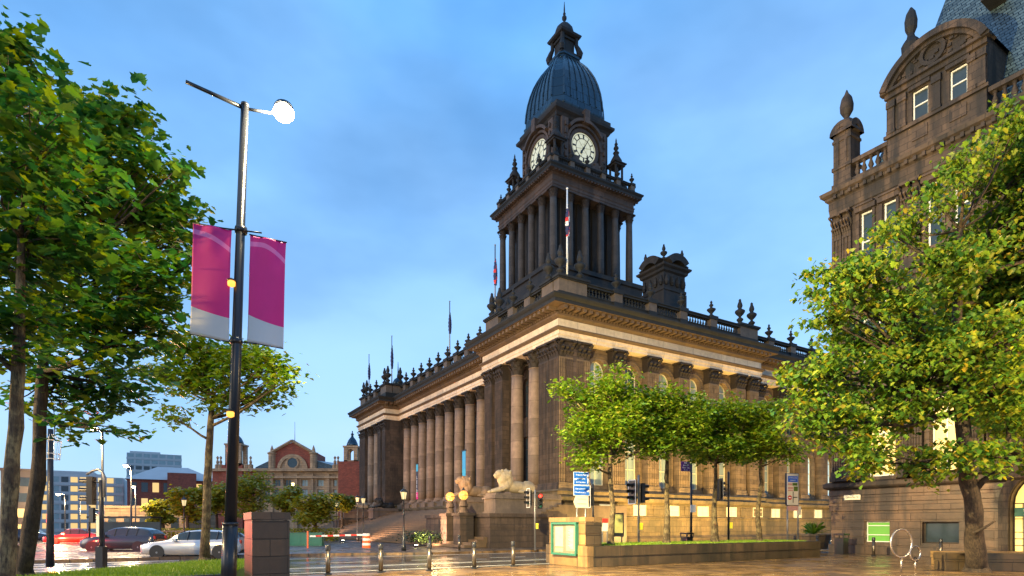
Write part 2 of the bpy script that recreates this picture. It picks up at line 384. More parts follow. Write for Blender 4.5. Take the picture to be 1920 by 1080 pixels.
def thing(name, label, cat, loc=(0,0,0), rotz=0, group=None):
    o = bpy.data.objects.new(name, None); col.objects.link(o); o.location = loc; o.rotation_euler = (0,0,rotz)
    o.empty_display_size = .1
    return tag(o, label, cat, group)
def struct(o, kind='structure'): o['kind'] = kind; return o
def copy_tree(o, parent=None):
    c = o.copy(); col.objects.link(c); c.parent = parent
    for ch in [x for x in bpy.data.objects if x.parent == o]: copy_tree(ch, c)
    return c
def text_into(parent, txt, size, loc, rot, mat, name='lettering', ext=.002, align='CENTER'):
    cu = bpy.data.curves.new('t', 'FONT'); cu.body = txt; cu.size = size; cu.align_x = align; cu.align_y = 'CENTER'; cu.extrude = ext
    cu.resolution_u = 2
    t = bpy.data.objects.new('t', cu); col.objects.link(t)
    bpy.context.view_layer.update()
    me = bpy.data.meshes.new_from_object(t.evaluated_get(bpy.context.evaluated_depsgraph_get()))
    bpy.data.objects.remove(t); bpy.data.curves.remove(cu)
    me.materials.clear(); me.materials.append(M[mat]); me.name = name
    o = bpy.data.objects.new(name, me); col.objects.link(o); o.parent = parent; o.location = loc; o.rotation_euler = rot
    return o
def at(px, py, Y): return Vector(((px-960)/F*Y, Y, EYE + (985-py)/F*Y))
def gnd(px, py, z=0):
    Y = (EYE-z)*F/(py-985); return Vector(((px-960)/F*Y, Y, z))
TH = R_(31)
DA = Vector((-math.sin(TH), math.cos(TH), 0)); DB = Vector((math.cos(TH), math.sin(TH), 0))
def point_light(name, loc, e, c=(1,.72,.38), r=.15, parent=None):
    l = bpy.data.lights.new(name, 'POINT'); l.energy = e; l.color = c; l.shadow_soft_size = r
    o = bpy.data.objects.new(name, l); col.objects.link(o); o.location = loc
    if parent is not None: o.parent = parent
    return o
def spot(name, loc, tgt, e, c=(1,.7,.32), ang=100, r=.1, blend=.8):
    l = bpy.data.lights.new(name, 'SPOT'); l.energy = e; l.color = c; l.spot_size = R_(ang); l.spot_blend = blend; l.shadow_soft_size = r
    o = bpy.data.objects.new(name, l); col.objects.link(o); o.location = loc
    o.rotation_euler = (Vector(tgt)-Vector(loc)).to_track_quat('-Z','Y').to_euler()
    return o
# ------------------------------------------------------------------ shared architectural pieces
def wallface(mb, f, u0, u1, z0, z1, ops, depth):
    """front skin of a wall with openings (ua,ub,za,zb,arched) and their reveals; f(u,z,d)->3-D"""
    cols = {}
    for o in ops: cols.setdefault((o[0], o[1]), []).append(o)
    q = lambda pts: mb.add([f(*p) for p in pts], [tuple(range(len(pts)))])
    u = u0
    for (ua, ub) in sorted(cols):
        if ua > u: q([(u,z0,0),(ua,z0,0),(ua,z1,0),(u,z1,0)])
        z = z0
        for o in sorted(cols[(ua,ub)], key=lambda o: o[2]):
            za, zb, ar = o[2], o[3], o[4]
            if za > z: q([(ua,z,0),(ub,z,0),(ub,za,0),(ua,za,0)])
            r = (ub-ua)/2; um = (ua+ub)/2; zs = zb-r if ar else zb
            q([(ua,za,0),(ub,za,0),(ub,za,depth),(ua,za,depth)])
            q([(ua,za,0),(ua,zs,0),(ua,zs,depth),(ua,za,depth)]); q([(ub,za,0),(ub,zs,0),(ub,zs,depth),(ub,za,depth)])
            if ar:
                N = 12; arc = [(um-r*math.cos(PI*k/N), zs+r*math.sin(PI*k/N)) for k in range(N+1)]
                for k in range(N):
                    (a0,b0),(a1,b1) = arc[k], arc[k+1]
                    q([(a0,b0,0),(a1,b1,0),(a1,zb,0),(a0,zb,0)]); q([(a0,b0,0),(a1,b1,0),(a1,b1,depth),(a0,b0,depth)])
            else: q([(ua,zb,0),(ub,zb,0),(ub,zb,depth),(ua,zb,depth)])
            z = zb
        if z < z1: q([(ua,z,0),(ub,z,0),(ub,z1,0),(ua,z1,0)])
        u = ub
    if u < u1: q([(u,z0,0),(u1,z0,0),(u1,z1,0),(u,z1,0)])
def fbox(mb, f, u0, u1, z0, z1, d0, d1):
    P = [f(u,z,d) for d in (d0,d1) for z in (z0,z1) for u in (u0,u1)]
    mb.add(P, [(0,1,3,2),(4,6,7,5),(0,4,5,1),(1,5,7,3),(3,7,6,2),(2,6,4,0)])
def archband(mb, f, um, zs, r0, r1, d0, d1, N=14, a0=0, a1=PI):
    for k in range(N):
        t0 = a0+(a1-a0)*k/N; t1 = a0+(a1-a0)*(k+1)/N
        P = [f(um-r*math.cos(t), zs+r*math.sin(t), d) for d in (d0,d1) for t in (t0,t1) for r in (r0,r1)]
        mb.add(P, [(0,1,3,2),(4,6,7,5),(0,4,5,1),(1,5,7,3),(3,7,6,2),(2,6,4,0)])
def window(parent, f, ua, ub, za, zb, ar, pane, frame='frame', vm=1, hm=(.5,), fw=.09, d=.38, label=None, name='window'):
    m = MB(); r = (ub-ua)/2; um = (ua+ub)/2; zs = zb-r if ar else zb
    fbox(m, f, ua+.004, ua+fw, za+.004, zs, d-.06, d+.04); fbox(m, f, ub-fw, ub-.004, za+.004, zs, d-.06, d+.04)
    fbox(m, f, ua+fw, ub-fw, za+.004, za+fw, d-.06, d+.04)
    if ar:
        archband(m, f, um, zs, r-fw, r-.004, d-.06, d+.04); fbox(m, f, ua+fw, ub-fw, zs-fw/2, zs+fw/2, d-.05, d+.03)
        fbox(m, f, um-fw/3, um+fw/3, zs+fw/2, zb-fw, d-.04, d+.02)
    else: fbox(m, f, ua+fw, ub-fw, zb-fw, zb-.004, d-.06, d+.04)
    for k in range(vm):
        u = ua+(ub-ua)*(k+1)/(vm+1); fbox(m, f, u-fw/2.5, u+fw/2.5, za+fw, zs-(fw/2 if ar else fw), d-.045, d+.025)
    for t in hm:
        z = za+(zs-za)*t; fbox(m, f, ua+fw, ub-fw, z-fw/2.5, z+fw/2.5, d-.052, d+.032)
    w_ = m.obj(name, frame, parent)
    p = MB(); pts = [f(ua, za, d+.0), f(ub, za, d), f(ub, zs, d)]
    if ar: pts += [f(um+r*math.cos(PI*k/12), zs+r*math.sin(PI*k/12), d) for k in range(1,12)]
    pts.append(f(ua, zs, d)); p.add(pts, [tuple(range(len(pts)))])
    p.obj('pane', pane, w_)
    if label: w_['label'] = label
    return w_
def acanthus(m, rfun, z0, z1, n, out, wd, ph=0):
    for k in range(n):
        t = 2*PI*(k+ph)/n; r = rfun(t); c, s_ = math.cos(t), math.sin(t); h = z1-z0
        prof = [(r-.03,0,wd),(r+.05,.45*h,wd*1.05),(r+out*.55,.8*h,wd*.9),(r+out,h,wd*.6),(r+out*1.05,.86*h,wd*.45),(r+out*.5,.7*h,wd*.7)]
        vs = []
        for rr, zz, ww in prof:
            for sgn in (-1,1): vs.append((rr*c - sgn*ww/2*s_, rr*s_ + sgn*ww/2*c, z0+zz))
        m.add(vs, [(2*i,2*i+1,2*i+3,2*i+2) for i in range(5)])
def column_mesh(name, H, r, mats=('th_col','th_cap'), seg=24):
    m = MB(); m.smooth = False
    b = .32*r*2
    m.box(-r*1.38,r*1.38,-r*1.38,r*1.38,0,b*.5); m.smooth = True
    m.lathe([(r*1.36,b*.5),(r*1.36,b*.72),(r*1.2,b*.8),(r*1.15,b*.95),(r*1.25,b*1.05),(r*1.22,b*1.25),(r*1.03,b*1.35)], seg=seg)
    hc = r*2.35; sh = [(r, b*1.35)]
    for k in range(1,9):
        t = k/8; sh.append((r*(1-.15*t**1.7), b*1.35+(H-hc-b*1.35)*t))
    m.lathe(sh, seg=seg)
    m.lathe([(r*.9,H-hc-.03),(r*.95,H-hc),(r*.9,H-hc+.05)], seg=seg)
    m.mi = 1
    m.lathe([(r*.84,H-hc+.04),(r*.84,H-hc*.5),(r*.95,H-hc*.25),(r*1.15,H-hc*.1)], seg=16)
    m.smooth = False
    acanthus(m, lambda t: r*.86, H-hc+.04, H-hc*.6, 8, r*.34, r*.55)
    acanthus(m, lambda t: r*.86, H-hc+.04, H-hc*.33, 8, r*.45, r*.5, .5)
    acanthus(m, lambda t: r*.95, H-hc*.5, H-hc*.12, 4, r*.75, r*.38, .5)
    acanthus(m, lambda t: r*.95, H-hc*.45, H-hc*.14, 4, r*.4, r*.35, 0)
    a = r*1.28
    m.box(-a,a,-a,a,H-hc*.11,H-.004)
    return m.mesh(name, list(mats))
def pilaster_mesh(name, H, wd=1.35, dp=.75, fl=6, mats=('th_front','th_cap')):
    m = MB(); hw = wd/2
    m.box(-hw*1.18,hw*1.18,-.14,dp,0,.28); m.box(-hw*1.1,hw*1.1,-.09,dp-.004,.28,.55)
    hc = 1.37; z0, z1 = .55, H-hc
    m.box(-hw,hw,.06,dp-.008,z0,z1)
    g = wd/(fl*2+1)
    for k in range(fl+1):
        u = -hw+g*(2*k) ; m.box(u,u+g,0,.07,z0,z1-.1)
    m.box(-hw-.002,hw+.002,-.002,.08,z1-.14,z1)
    m.mi = 1
    m.box(-hw*.96,hw*.96,.05,dp-.01,z1,H-.15)
    for rowz0, rowz1, n, o in ((0,.5,4,.16),(0,.85,3,.26),(.5,1.2,2,.36)):
        for k in range(n):
            u = -hw+wd*(k+.5)/n if n != 2 else (-hw*.95 if k == 0 else hw*.95)
            ww = wd/4*.8; h = rowz1-rowz0; prof = [(.05,0),(-.02,.4*h),(-.02-o*.5,.8*h),(-.02-o,h),(-.02-o,.85*h),(-.02,.65*h)]
            vs = []
            for yy, zz in prof:
                for sg in (-1,1): vs.append((u+sg*ww/2, yy, z1+rowz0+zz))
            m.add(vs, [(2*i,2*i+1,2*i+3,2*i+2) for i in range(5)] + [tuple(range(0,12,2)), tuple(range(1,12,2))[::-1]])
    m.box(-hw*1.2,hw*1.2,-.22,dp,H-.15,H-.004)
    return m.mesh(name, list(mats))
def urn_mesh(name, h, r, tall=False, mat='sootdk', seg=12):
    m = MB(); m.smooth = True
    if tall:
        p = [(.55,0),(.55,.05),(.3,.08),(.45,.12),(.62,.17),(.62,.2),(.25,.27),(.22,.3),(.7,.40),(.95,.48),(.9,.53),(.5,.58),(.3,.62),(.42,.66),(.5,.72),(.42,.8),(.3,.86),(.22,.92),(.26,.95),(.04,1)]
    else:
        p = [(.6,0),(.6,.07),(.35,.12),(.3,.2),(.7,.32),(1.0,.42),(.98,.46),(.5,.52),(.26,.56),(.3,.62),(.48,.68),(.46,.73),(.24,.78),(.2,.84),(.3,.88),(.2,.93),(.03,1)]
    m.lathe([(a*r, z*h) for a, z in p], seg=seg)
    return m.mesh(name, mat)
def baluster_run(m, p0, p1, z0, z1, sp=.32, r=.1, seg=6, ends=.15):
    p0 = Vector((*p0,0)); p1 = Vector((*p1,0)); L = (p1-p0).length; n = max(1,int((L-2*ends)/sp)); h = z1-z0
    m.smooth = True
    for k in range(n):
        p = p0+(p1-p0)*((ends+(L-2*ends)*(k+.5)/n)/L)
        m.lathe([(r*.9,0),(r*.55,.12*h),(r,.32*h),(r*.9,.42*h),(r*.4,.68*h),(r*.45,.8*h),(r*.85,.88*h),(r*.85,h)], p.x, p.y, seg, z0)
    m.smooth = False
def parapet(parent, p0, p1, peds, zb, zm, zt, ztop, th=.45, pw=.9, name='balustrade', sp=.32):
    """rail with balusters from p0 to p1 (axis aligned); peds = distances of pedestal centres"""
    m = MB(); x0,y0 = p0; x1,y1 = p1; L = abs(x1-x0)+abs(y1-y0); ax = abs(x1-x0) > abs(y1-y0)
    sg = 1 if (x1-x0)+(y1-y0) > 0 else -1
    def B(s0,s1,h,za,zb_):
        if ax: m.box(min(x0+sg*s0,x0+sg*s1),max(x0+sg*s0,x0+sg*s1),y0-h,y0+h,za,zb_)
        else: m.box(x0-h,x0+h,min(y0+sg*s0,y0+sg*s1),max(y0+sg*s0,y0+sg*s1),za,zb_)
    B(0,L,th/2,zb,zm); B(0,L,th/2+.05,zm,zm+.08)
    B(0,L,th/2+.04,zt,zt+.1); B(0,L,th/2-.02,zt+.1,ztop-.1)
    B(0,L,th/2+.08,ztop-.1,ztop)
    pt = lambda s: (x0+sg*s,y0) if ax else (x0,y0+sg*s)
    stops = [0]+[v for d in peds for v in (d-pw/2,d+pw/2)]+[L]
    for i in range(0,len(stops),2):
        if stops[i+1]-stops[i] > .5: baluster_run(m, pt(stops[i]), pt(stops[i+1]), zm+.08, zt, sp)
    m.mi = 1
    for d in peds: B(d-pw/2,d+pw/2,th/2+.1,zm+.1,zt+.06)
    m.mi = 0
    for d in peds: B(d-pw/2-.05,d+pw/2+.05,th/2+.13,zb+.004,zm+.1); B(d-pw/2-.08,d+pw/2+.08,th/2+.18,zt+.06,ztop+.1)
    return m.obj(name, ['soot','sootped'], parent)

# ------------------------------------------------------------------ town hall
TC = Vector((3.638, 46.0, 0))
th = thing('town_hall', 'huge columned Victorian town hall with a domed clock tower in the middle of the view', 'town hall', TC, TH)
FP = [(0,0),(24.9,0),(24.9,1.3),(44,1.3),(44,0),(60,0),(60,54),(0,54),(0,41.5),(2.1,41.5),(2.1,12.6),(0,12.6)]
# entablature
m = MB(); m.sweep(FP, [(-2.5,16.35),(0,16.35),(0,16.62),(.06,16.62),(.06,16.92),(.1,16.92)]); m.obj('architrave', 'th_frieze', th)
m = MB(); m.sweep(FP, [(.1,16.925),(.14,17.0),(.26,17.1),(.26,17.2),(.0,17.2)]); m.obj('architrave_moulding', 'th_corn', th)
m = MB(); m.sweep(FP, [(.002,17.19),(.002,17.86)]); m.obj('frieze', 'th_frieze', th)
m = MB(); m.sweep(FP, [(.0,17.86),(.16,17.95),(.3,18.05),(.3,18.2),(.12,18.2),(.12,18.62),(1.15,18.66)])
def along(poly, step, fn, skip=()):
    n = len(poly)
    for i in range(n):
        if i in skip: continue
        a = Vector((*poly[i],0)); b = Vector((*poly[(i+1)%n],0)); L = (b-a).length; d = (b-a)/L; nn = Vector((d.y,-d.x,0)); k = max(1,round(L/step))
        for j in range(k+1): fn(a+d*(L*j/k), d, nn)
vis = (3,4,5,6)
along(FP, .62, lambda p,d,n: m.obox(p+n*.55+Vector((0,0,18.5)), d, n, (0,0,1), .16, .47, .13), vis)
along(FP, .3, lambda p,d,n: m.obox(p+n*.3+Vector((0,0,18.28)), d, n, (0,0,1), .08, .1, .07), vis)
m.obj('cornice_brackets', 'th_corn', th)
m = MB(); m.sweep(FP, [(1.1,18.664),(1.15,18.66),(1.15,18.95),(1.25,19.05),(1.34,19.2),(1.34,19.3),(.9,19.38),(-3,19.5)]); m.obj('cornice', 'soot', th)
m = MB(); m.add([(x,y,19.2) for x,y in FP], [tuple(range(len(FP)))]); m.obj('roof', 'lead', th)
# walls
bays = [4.64, 8.3, 12.3, 16.15, 20.1]
recb = [28.7, 32.5, 36.3, 40.2]
ops = []
for u in bays: ops += [(u-.85,u+.85,4.95,9.6,False),(u-.85,u+.85,11.6,15.4,True)]
m = MB(); fB = lambda u,z,d: (u,.9+d,z)
wallface(m, fB, .3, 24.6, 3.9, 16.3, ops, .6)
fC = lambda u,z,d: (u,2.2+d,z)
ops2 = []
for u in recb: ops2 += [(u-.85,u+.85,4.95,9.6,True),(u-.85,u+.85,11.6,15.4,True)]
wallface(m, fC, 24.6, 44.3, 3.9, 16.3, ops2, .6)
fD = lambda u,z,d: (u,.9+d,z)
wallface(m, fD, 44.3, 59.7, 3.9, 16.3, [], .6)
m.add([(24.6,.9,3.9),(24.6,2.2,3.9),(24.6,2.2,16.3),(24.6,.9,16.3)], [(0,1,2,3)])
for k,u in enumerate(bays+recb):
    f = fB if k < 5 else fC
    for a,b in ((-1.05,-.87),(.87,1.05)): fbox(m, f, u+a, u+b, 4.6, 9.7, -.14, .1)
    if k < 5: fbox(m, f, u-1.15, u+1.15, 9.75, 10.0, -.35, .1); fbox(m, f, u-1.05, u+1.05, 9.62, 9.75, -.2, .1)
    else: archband(m, f, u, 8.75, .87, 1.1, -.14, .1)
    fbox(m, f, u-1.1, u+1.1, 11.25, 11.5, -.22, .1); fbox(m, f, u-1.12, u+1.12, 4.55, 4.8, -.22, .1)
    archband(m, f, u, 14.55, .87, 1.12, -.14, .1); archband(m, f, u, 14.55, 1.12, 1.2, -.2, .1)
    for a,b in ((-1.25,-.88),(.88,1.25)): fbox(m, f, u+a, u+b, 14.2, 14.5, -.2, .1); fbox(m, f, u+a+.06, u+b-.06, 11.5, 14.2, -.1, .1)
m.obj('side_wall', 'th_wall', th)
m = MB()
fA = lambda u,z,d: (2.3+d,u,z); fR = lambda u,z,d: (5.6+d,u,z)
aops = []
for u in (3.05, 6.05, 8.4): aops.append((u-.55,u+.55,5.2,9.8,False)); aops.append((u-.55,u+.55,11.6,15.2,True))
wallface(m, fA, 1, 12.4, 3.9, 16.34, aops, .5)
aops3 = [(54-b,54-a,c,d,e) for a,b,c,d,e in aops]
wallface(m, fA, 41.6, 53, 3.9, 16.34, aops3, .5)
cb = [16.67+2.74*k for k in range(9)]
cops = [(u-.75,u+.75,5.0,9.8,False) for u in cb]+[(u-.75,u+.75,11.6,15.2,True) for u in cb]
wallface(m, fR, 12.6, 41.5, 3.9, 16.6, cops, .5)
m.box(2.8,5.9,12.61,41.49,16.6,17.0); m.box(2.4,5.8,12.2,12.58,4,16.34); m.box(2.4,5.8,41.52,41.9,4,16.34)
m.box(.35,24,53.2,53.6,0,16.34)
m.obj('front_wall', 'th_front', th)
for k,u in enumerate(bays):
    window(th, fB, u-.85,u+.85,4.95,9.6,False,'glassb',vm=1,hm=(.33,.66))
    window(th, fB, u-.85,u+.85,11.6,15.4,True,'glassb' if k != 1 else 'glassd',vm=1,hm=(.5,))
for u in recb:
    window(th, fC, u-.85,u+.85,4.95,9.6,True,'e_cool' if u>36 else 'glassb',vm=1,hm=(.33,.66)); window(th, fC, u-.85,u+.85,11.6,15.4,True,'glassd',vm=1,hm=(.5,))
for o in aops+aops3+cops: window(th, fA if o in aops or o in aops3 else fR, *o, 'glassd', frame='th_front', vm=1, hm=(.4,.75), d=.3)
# pilasters & columns
pH = 16.35-4.45
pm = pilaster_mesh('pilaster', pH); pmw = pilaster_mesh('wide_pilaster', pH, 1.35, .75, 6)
pmB = pilaster_mesh('side_pilaster', pH, 1.35, .75, 6, ('th_wall','th_cap'))
for u in (.85,2.55,6.35,10.3,14.15,18.15,22.0,24.0): inst('pilaster', pmB, th, (u,.12,4.45))
for u in (26.8,30.6,34.4,38.2,42.2): inst('pilaster', pmB, th, (u,1.45,4.45))
for u in (44.9,47,51,55,59): inst('pilaster', pmB, th, (u,.12,4.45))
for a in (.85,2.3,9.7,11.75): 
    for aa in (a,54-a): inst('pilaster', pm, th, (.12,aa,4.45), -PI/2)
for a0,a1 in ((.12,2.9),(9.05,12.45),(41.55,44.95),(51.1,53.88)): m = MB(); m.box(.8,2.6,a0,a1,4.0,16.34); m.obj('corner_pier', 'th_front', th)
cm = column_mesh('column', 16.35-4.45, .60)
for a in (4.45,7.35): 
    for aa in (a,54-a): inst('column', cm, th, (.72,aa,4.45))
for k in range(10): inst('column', cm, th, (2.8,15.3+2.74*k,4.45))
# base storey
m = MB()
base = [(.55,0),(.55,.5),(.4,.62),(.3,.7),(.3,2.15),(.38,2.2),(.38,2.3),(.22,2.35),(.22,3.4),(.4,3.45),(.55,3.6),(.6,3.85),(.3,3.95),(.3,4.2),(.38,4.3),(.2,4.45),(-3.5,4.46)]
m.sweep(FP, base)
for u in [k*1.92+1.0 for k in range(13)]:
    if not any(abs(u-b)<1.1 for b in bays): fbox(m, lambda a,z,d:(a,d,z), u-.7,u+.7,2.5,3.25,-.27,0)
m.obj('base_storey', 'th_base', th)
for u in bays+recb+[24.0]:
    y = -.24 if u < 25 else 1.06
    f = lambda a,z,d: (a,y+d,z)
    window(th, f, u-.72,u+.72,2.42,3.34,False,'e_pale',frame='frame',vm=1,hm=(.55,),fw=.05,d=.0,name='basement_window')
# column pedestals and stairs of the front
m = MB()
for k in range(10):
    a = 15.3+2.74*k; m.box(1.6,3.9,a-.85,a+.85,3.3,4.447)
m.obj('column_pedestal', 'sootped', th)
m = MB(); n = 18
for k in range(n):
    z1 = 3.35-.184*k; m.box(-.5*k-.3, 6, -1.2 if k else 12.7, 56 if k else 41.4, max(0,z1-.184) if k else 0, z1)
m.obj('grand_steps', 'steps', th)
# parapet
ZB,ZM,ZT,ZP = 19.3,20.25,21.0,21.3
parapet(th, (3.1,.45),(22,.45), [3.2,7.15,11.0,15.0], ZB,ZM,ZT,ZP)
parapet(th, (24.9,1.75),(44,1.75), [3.7,7.5,11.3,15.2], ZB,ZM,ZT,ZP)
parapet(th, (.45,2.8),(.45,10), [2.0,4.8], ZB,ZM,ZT,ZP)
parapet(th, (.45,44),(.45,51.2), [2.4,5.2], ZB,ZM,ZT,ZP)
parapet(th, (2.6,12.6),(2.6,41.5), [2.7+2.74*k for k in range(10)], ZB,ZM,ZT,ZP, sp=.4)
def attic(x0,x1,y0,y1):
    m = MB(); m.mi = 0; m.box(x0,x1,y0,y1,19.32,20.2); m.mi = 1; m.box(x0+.06,x1-.06,y0+.06,y1-.06,20.2,21.2)
    m.mi = 0; m.box(x0-.05,x1+.05,y0-.05,y1+.05,21.2,21.32); m.box(x0-.14,x1+.14,y0-.14,y1+.14,21.32,21.5)
    m.obj('attic_block', ['soot','sootped'], th)
attic(.2,3.1,.2,1.1); attic(.2,1.1,1.1-.002,2.8); attic(.2,1.2,10,12.5); attic(1.2-.003,3,11.6,12.5)
attic(22,24.8,.2,1.1); attic(.2,1.2,41.6,44); attic(1.2-.003,3,41.6,42.5); attic(.2,1.1,51.2,53.8); attic(44.1,46.5,.2,1.1)
um = urn_mesh('urn', 1.55, .42); ub = urn_mesh('tall_urn', 2.55, .52, True)
for x,y in [(6.3,.45),(10.25,.45),(14.1,.45),(18.1,.45),(28.6,1.75),(32.4,1.75),(36.2,1.75),(40.1,1.75),(.45,4.8),(.45,7.6),(.45,46.4),(.45,49.2)]+[(2.6,15.3+2.74*k) for k in range(10)]:
    inst('urn', um, th, (x,y,21.4))
for x,y in [(.65,.65),(2.6,.65),(.65,2.3),(.7,10.5),(.7,12),(2.5,12.05),(22.5,.65),(24.3,.65),(.7,42.1),(.7,43.5),(2.5,42.05),(.65,51.7),(.65,53.3),(44.6,.65)]:
    inst('tall_urn', ub, th, (x,y,21.5))
# ventilation turret behind the side parapet
vt = MB(); c = (23.5,11.9); h = 1.7
vt.box(c[0]-h,c[0]+h,c[1]-h,c[1]+h,19.2,28.2); vt.box(c[0]-h-.15,c[0]+h+.15,c[1]-h-.15,c[1]+h+.15,19.2,22.6)
vt.box(c[0]-h-.1,c[0]+h+.1,c[1]-h-.1,c[1]+h+.1,28.2,28.5)
vt.box(c[0]-h+.02,c[0]+h-.02,c[1]-h+.02,c[1]+h-.02,28.5,30.2)
sq = lambda h,c=c: [(c[0]-h,c[1]-h),(c[0]+h,c[1]-h),(c[0]+h,c[1]+h),(c[0]-h,c[1]+h)]
vt.sweep(sq(h), [(0,30.2),(.2,30.35),(.25,30.6),(.5,30.8),(.55,31.0),(0,31.05),(-1.7,31.06)])
for sx_ in (-1,1):
    for k in range(4): 
        vt.lathe([(.16,0),(.3,.3),(.26,.7),(.1,1.1)], c[0]-h+.4+k*.87, c[1]+sx_*(h+.05), 6, 28.8); vt.lathe([(.16,0),(.3,.3),(.26,.7),(.1,1.1)], c[0]+sx_*(h+.05), c[1]-h+.4+k*.87, 6, 28.8)
for (f_) in (lambda u,z,d:(c[0]+u,c[1]-h-.5-d,z), lambda u,z,d:(c[0]-h-.5-d,c[1]+u,z), lambda u,z,d:(c[0]+u,c[1]+h+.5+d,z), lambda u,z,d:(c[0]+h+.5+d,c[1]+u,z)):
    archband(vt, f_, 0, 30.2, 1.3, 2.1, -1.6, .2, 10, PI*.22, PI*.78)
vt.lathe([(1.75,31.0),(1.6,31.7),(1.1,32.2),(.4,32.4)], c[0], c[1], 4, 0, True)
for sx_,sy_ in ((-1,-1),(1,-1),(-1,1),(1,1)):
    vt.box(c[0]+sx_*h-.12*1-(.0),c[0]+sx_*h+.12,c[1]+sy_*h-.12,c[1]+sy_*h+.12,19.3,28.1)
vo = vt.obj('ventilation_turret', 'tw', th)
us = urn_mesh('turret_urn', 2.0, .42, True)
for sx_,sy_ in ((-1,-1),(1,-1),(-1,1),(1,1)): inst('urn', us, vo, (c[0]+sx_*1.45, c[1]+sy_*1.45, 31.4))
# green cupola
cu = MB(); cu.smooth = False; cu.lathe([(.95,19.3),(.95,21.6),(1.05,21.7),(1.05,21.8),(.8,21.9)], 3.0, 44.3, 8)
cu.smooth = True; cu.lathe([(.85,21.9),(.8,22.4),(.55,22.85),(.2,23.1),(.14,23.3),(.18,23.5),(.1,23.7),(.03,25.4)], 3.0, 44.3, 12); cu.obj('cupola', 'lead', th)

# ---- clock tower (a part of the town hall, its pieces are sub-parts)
tx, ty = 20.26, 27.0
def sqf(h): return [(tx-h,ty-h),(tx+h,ty-h),(tx+h,ty+h),(tx-h,ty+h)]
m = MB()
m.box(tx-8.2,tx+8.2,ty-8.2,ty+8.2,17.1,27.5)
m.sweep(sqf(7.3), [(.6,27.5),(.6,27.9),(.2,28.0),(.2,30.2),(.5,30.3),(.5,30.5),(0,30.6),(0,32.4),(.2,32.5),(.2,33.0),(-3,33.02)])
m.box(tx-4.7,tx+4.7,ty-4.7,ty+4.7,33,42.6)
for k in (-3.69,-1.23,1.23,3.69):
    for s_ in (-1,1):
        m.box(tx+k-.45,tx+k+.45,ty+s_*4.85-.2,ty+s_*4.85+.2,33.01,42.4); m.box(tx+s_*4.85-.2,tx+s_*4.85+.2,ty+k-.45,ty+k+.45,33.01,42.4)
m.sweep(sqf(4.1), [(0,45),(0,46.2),(.2,46.3),(0,46.5),(0,53.3),(.15,53.4),(.3,53.7),(.65,54.0),(.7,54.3),(.3,54.4),(.3,55.1),(-1,55.15)])
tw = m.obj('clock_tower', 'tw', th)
m = MB(); m.sweep(sqf(6.5), [(-2.2,42.5),(0,42.5),(0,42.85),(.06,42.85),(.06,43.15),(.16,43.3),(.02,43.32),(.02,44.0),(.2,44.15),(.2,44.3),(.75,44.35)])
along(sqf(6.5), .5, lambda p,d,n: m.obox(p+n*.42+Vector((0,0,44.26)), d, n, (0,0,1), .12, .3, .08))
m.sweep(sqf(6.5), [(-2.2,42.52),(-2.2,42.5)])
m.obj('entablature', 'twent', tw)
m = MB(); m.sweep(sqf(6.5), [(.7,44.352),(.75,44.35),(.78,44.6),(.95,44.8),(.95,44.95),(.3,45.02),(-2.5,45.04)]); m.obj('cornice', 'soot', tw)
tcm = column_mesh('tower_column', 9.5, .47, ('twcol','th_cap'), 18)
g = [-6.1,-3.66,-1.22,1.22,3.66,6.1]
for i in g:
    for j in (-6.1,6.1):
        inst('column', tcm, tw, (tx+i,ty+j,33))
        if abs(i) < 6: inst('column', tcm, tw, (tx+j,ty+i,33))
# balustrade round the clock stage
tu = urn_mesh('small_urn', 1.5, .33)
hb = 6.55
for (p0,p1) in (((tx-hb,ty-hb),(tx+hb,ty-hb)),((tx-hb,ty-hb),(tx-hb,ty+hb)),((tx+hb,ty-hb),(tx+hb,ty+hb)),((tx-hb,ty+hb),(tx+hb,ty+hb))):
    parapet(tw, p0, p1, [.4,2.85,5.3,7.8,10.25,12.7], 45.0,45.4,46.1,46.35, th=.3, pw=.62, sp=.26)
for k in (-6.15,-3.7,-1.25,1.25,3.7,6.15):
    for s_ in (-1,1):
        inst('urn', tu, tw, (tx+k,ty+s_*hb,46.4))
        if abs(k)<6: inst('urn', tu, tw, (tx+s_*hb,ty+k,46.4))
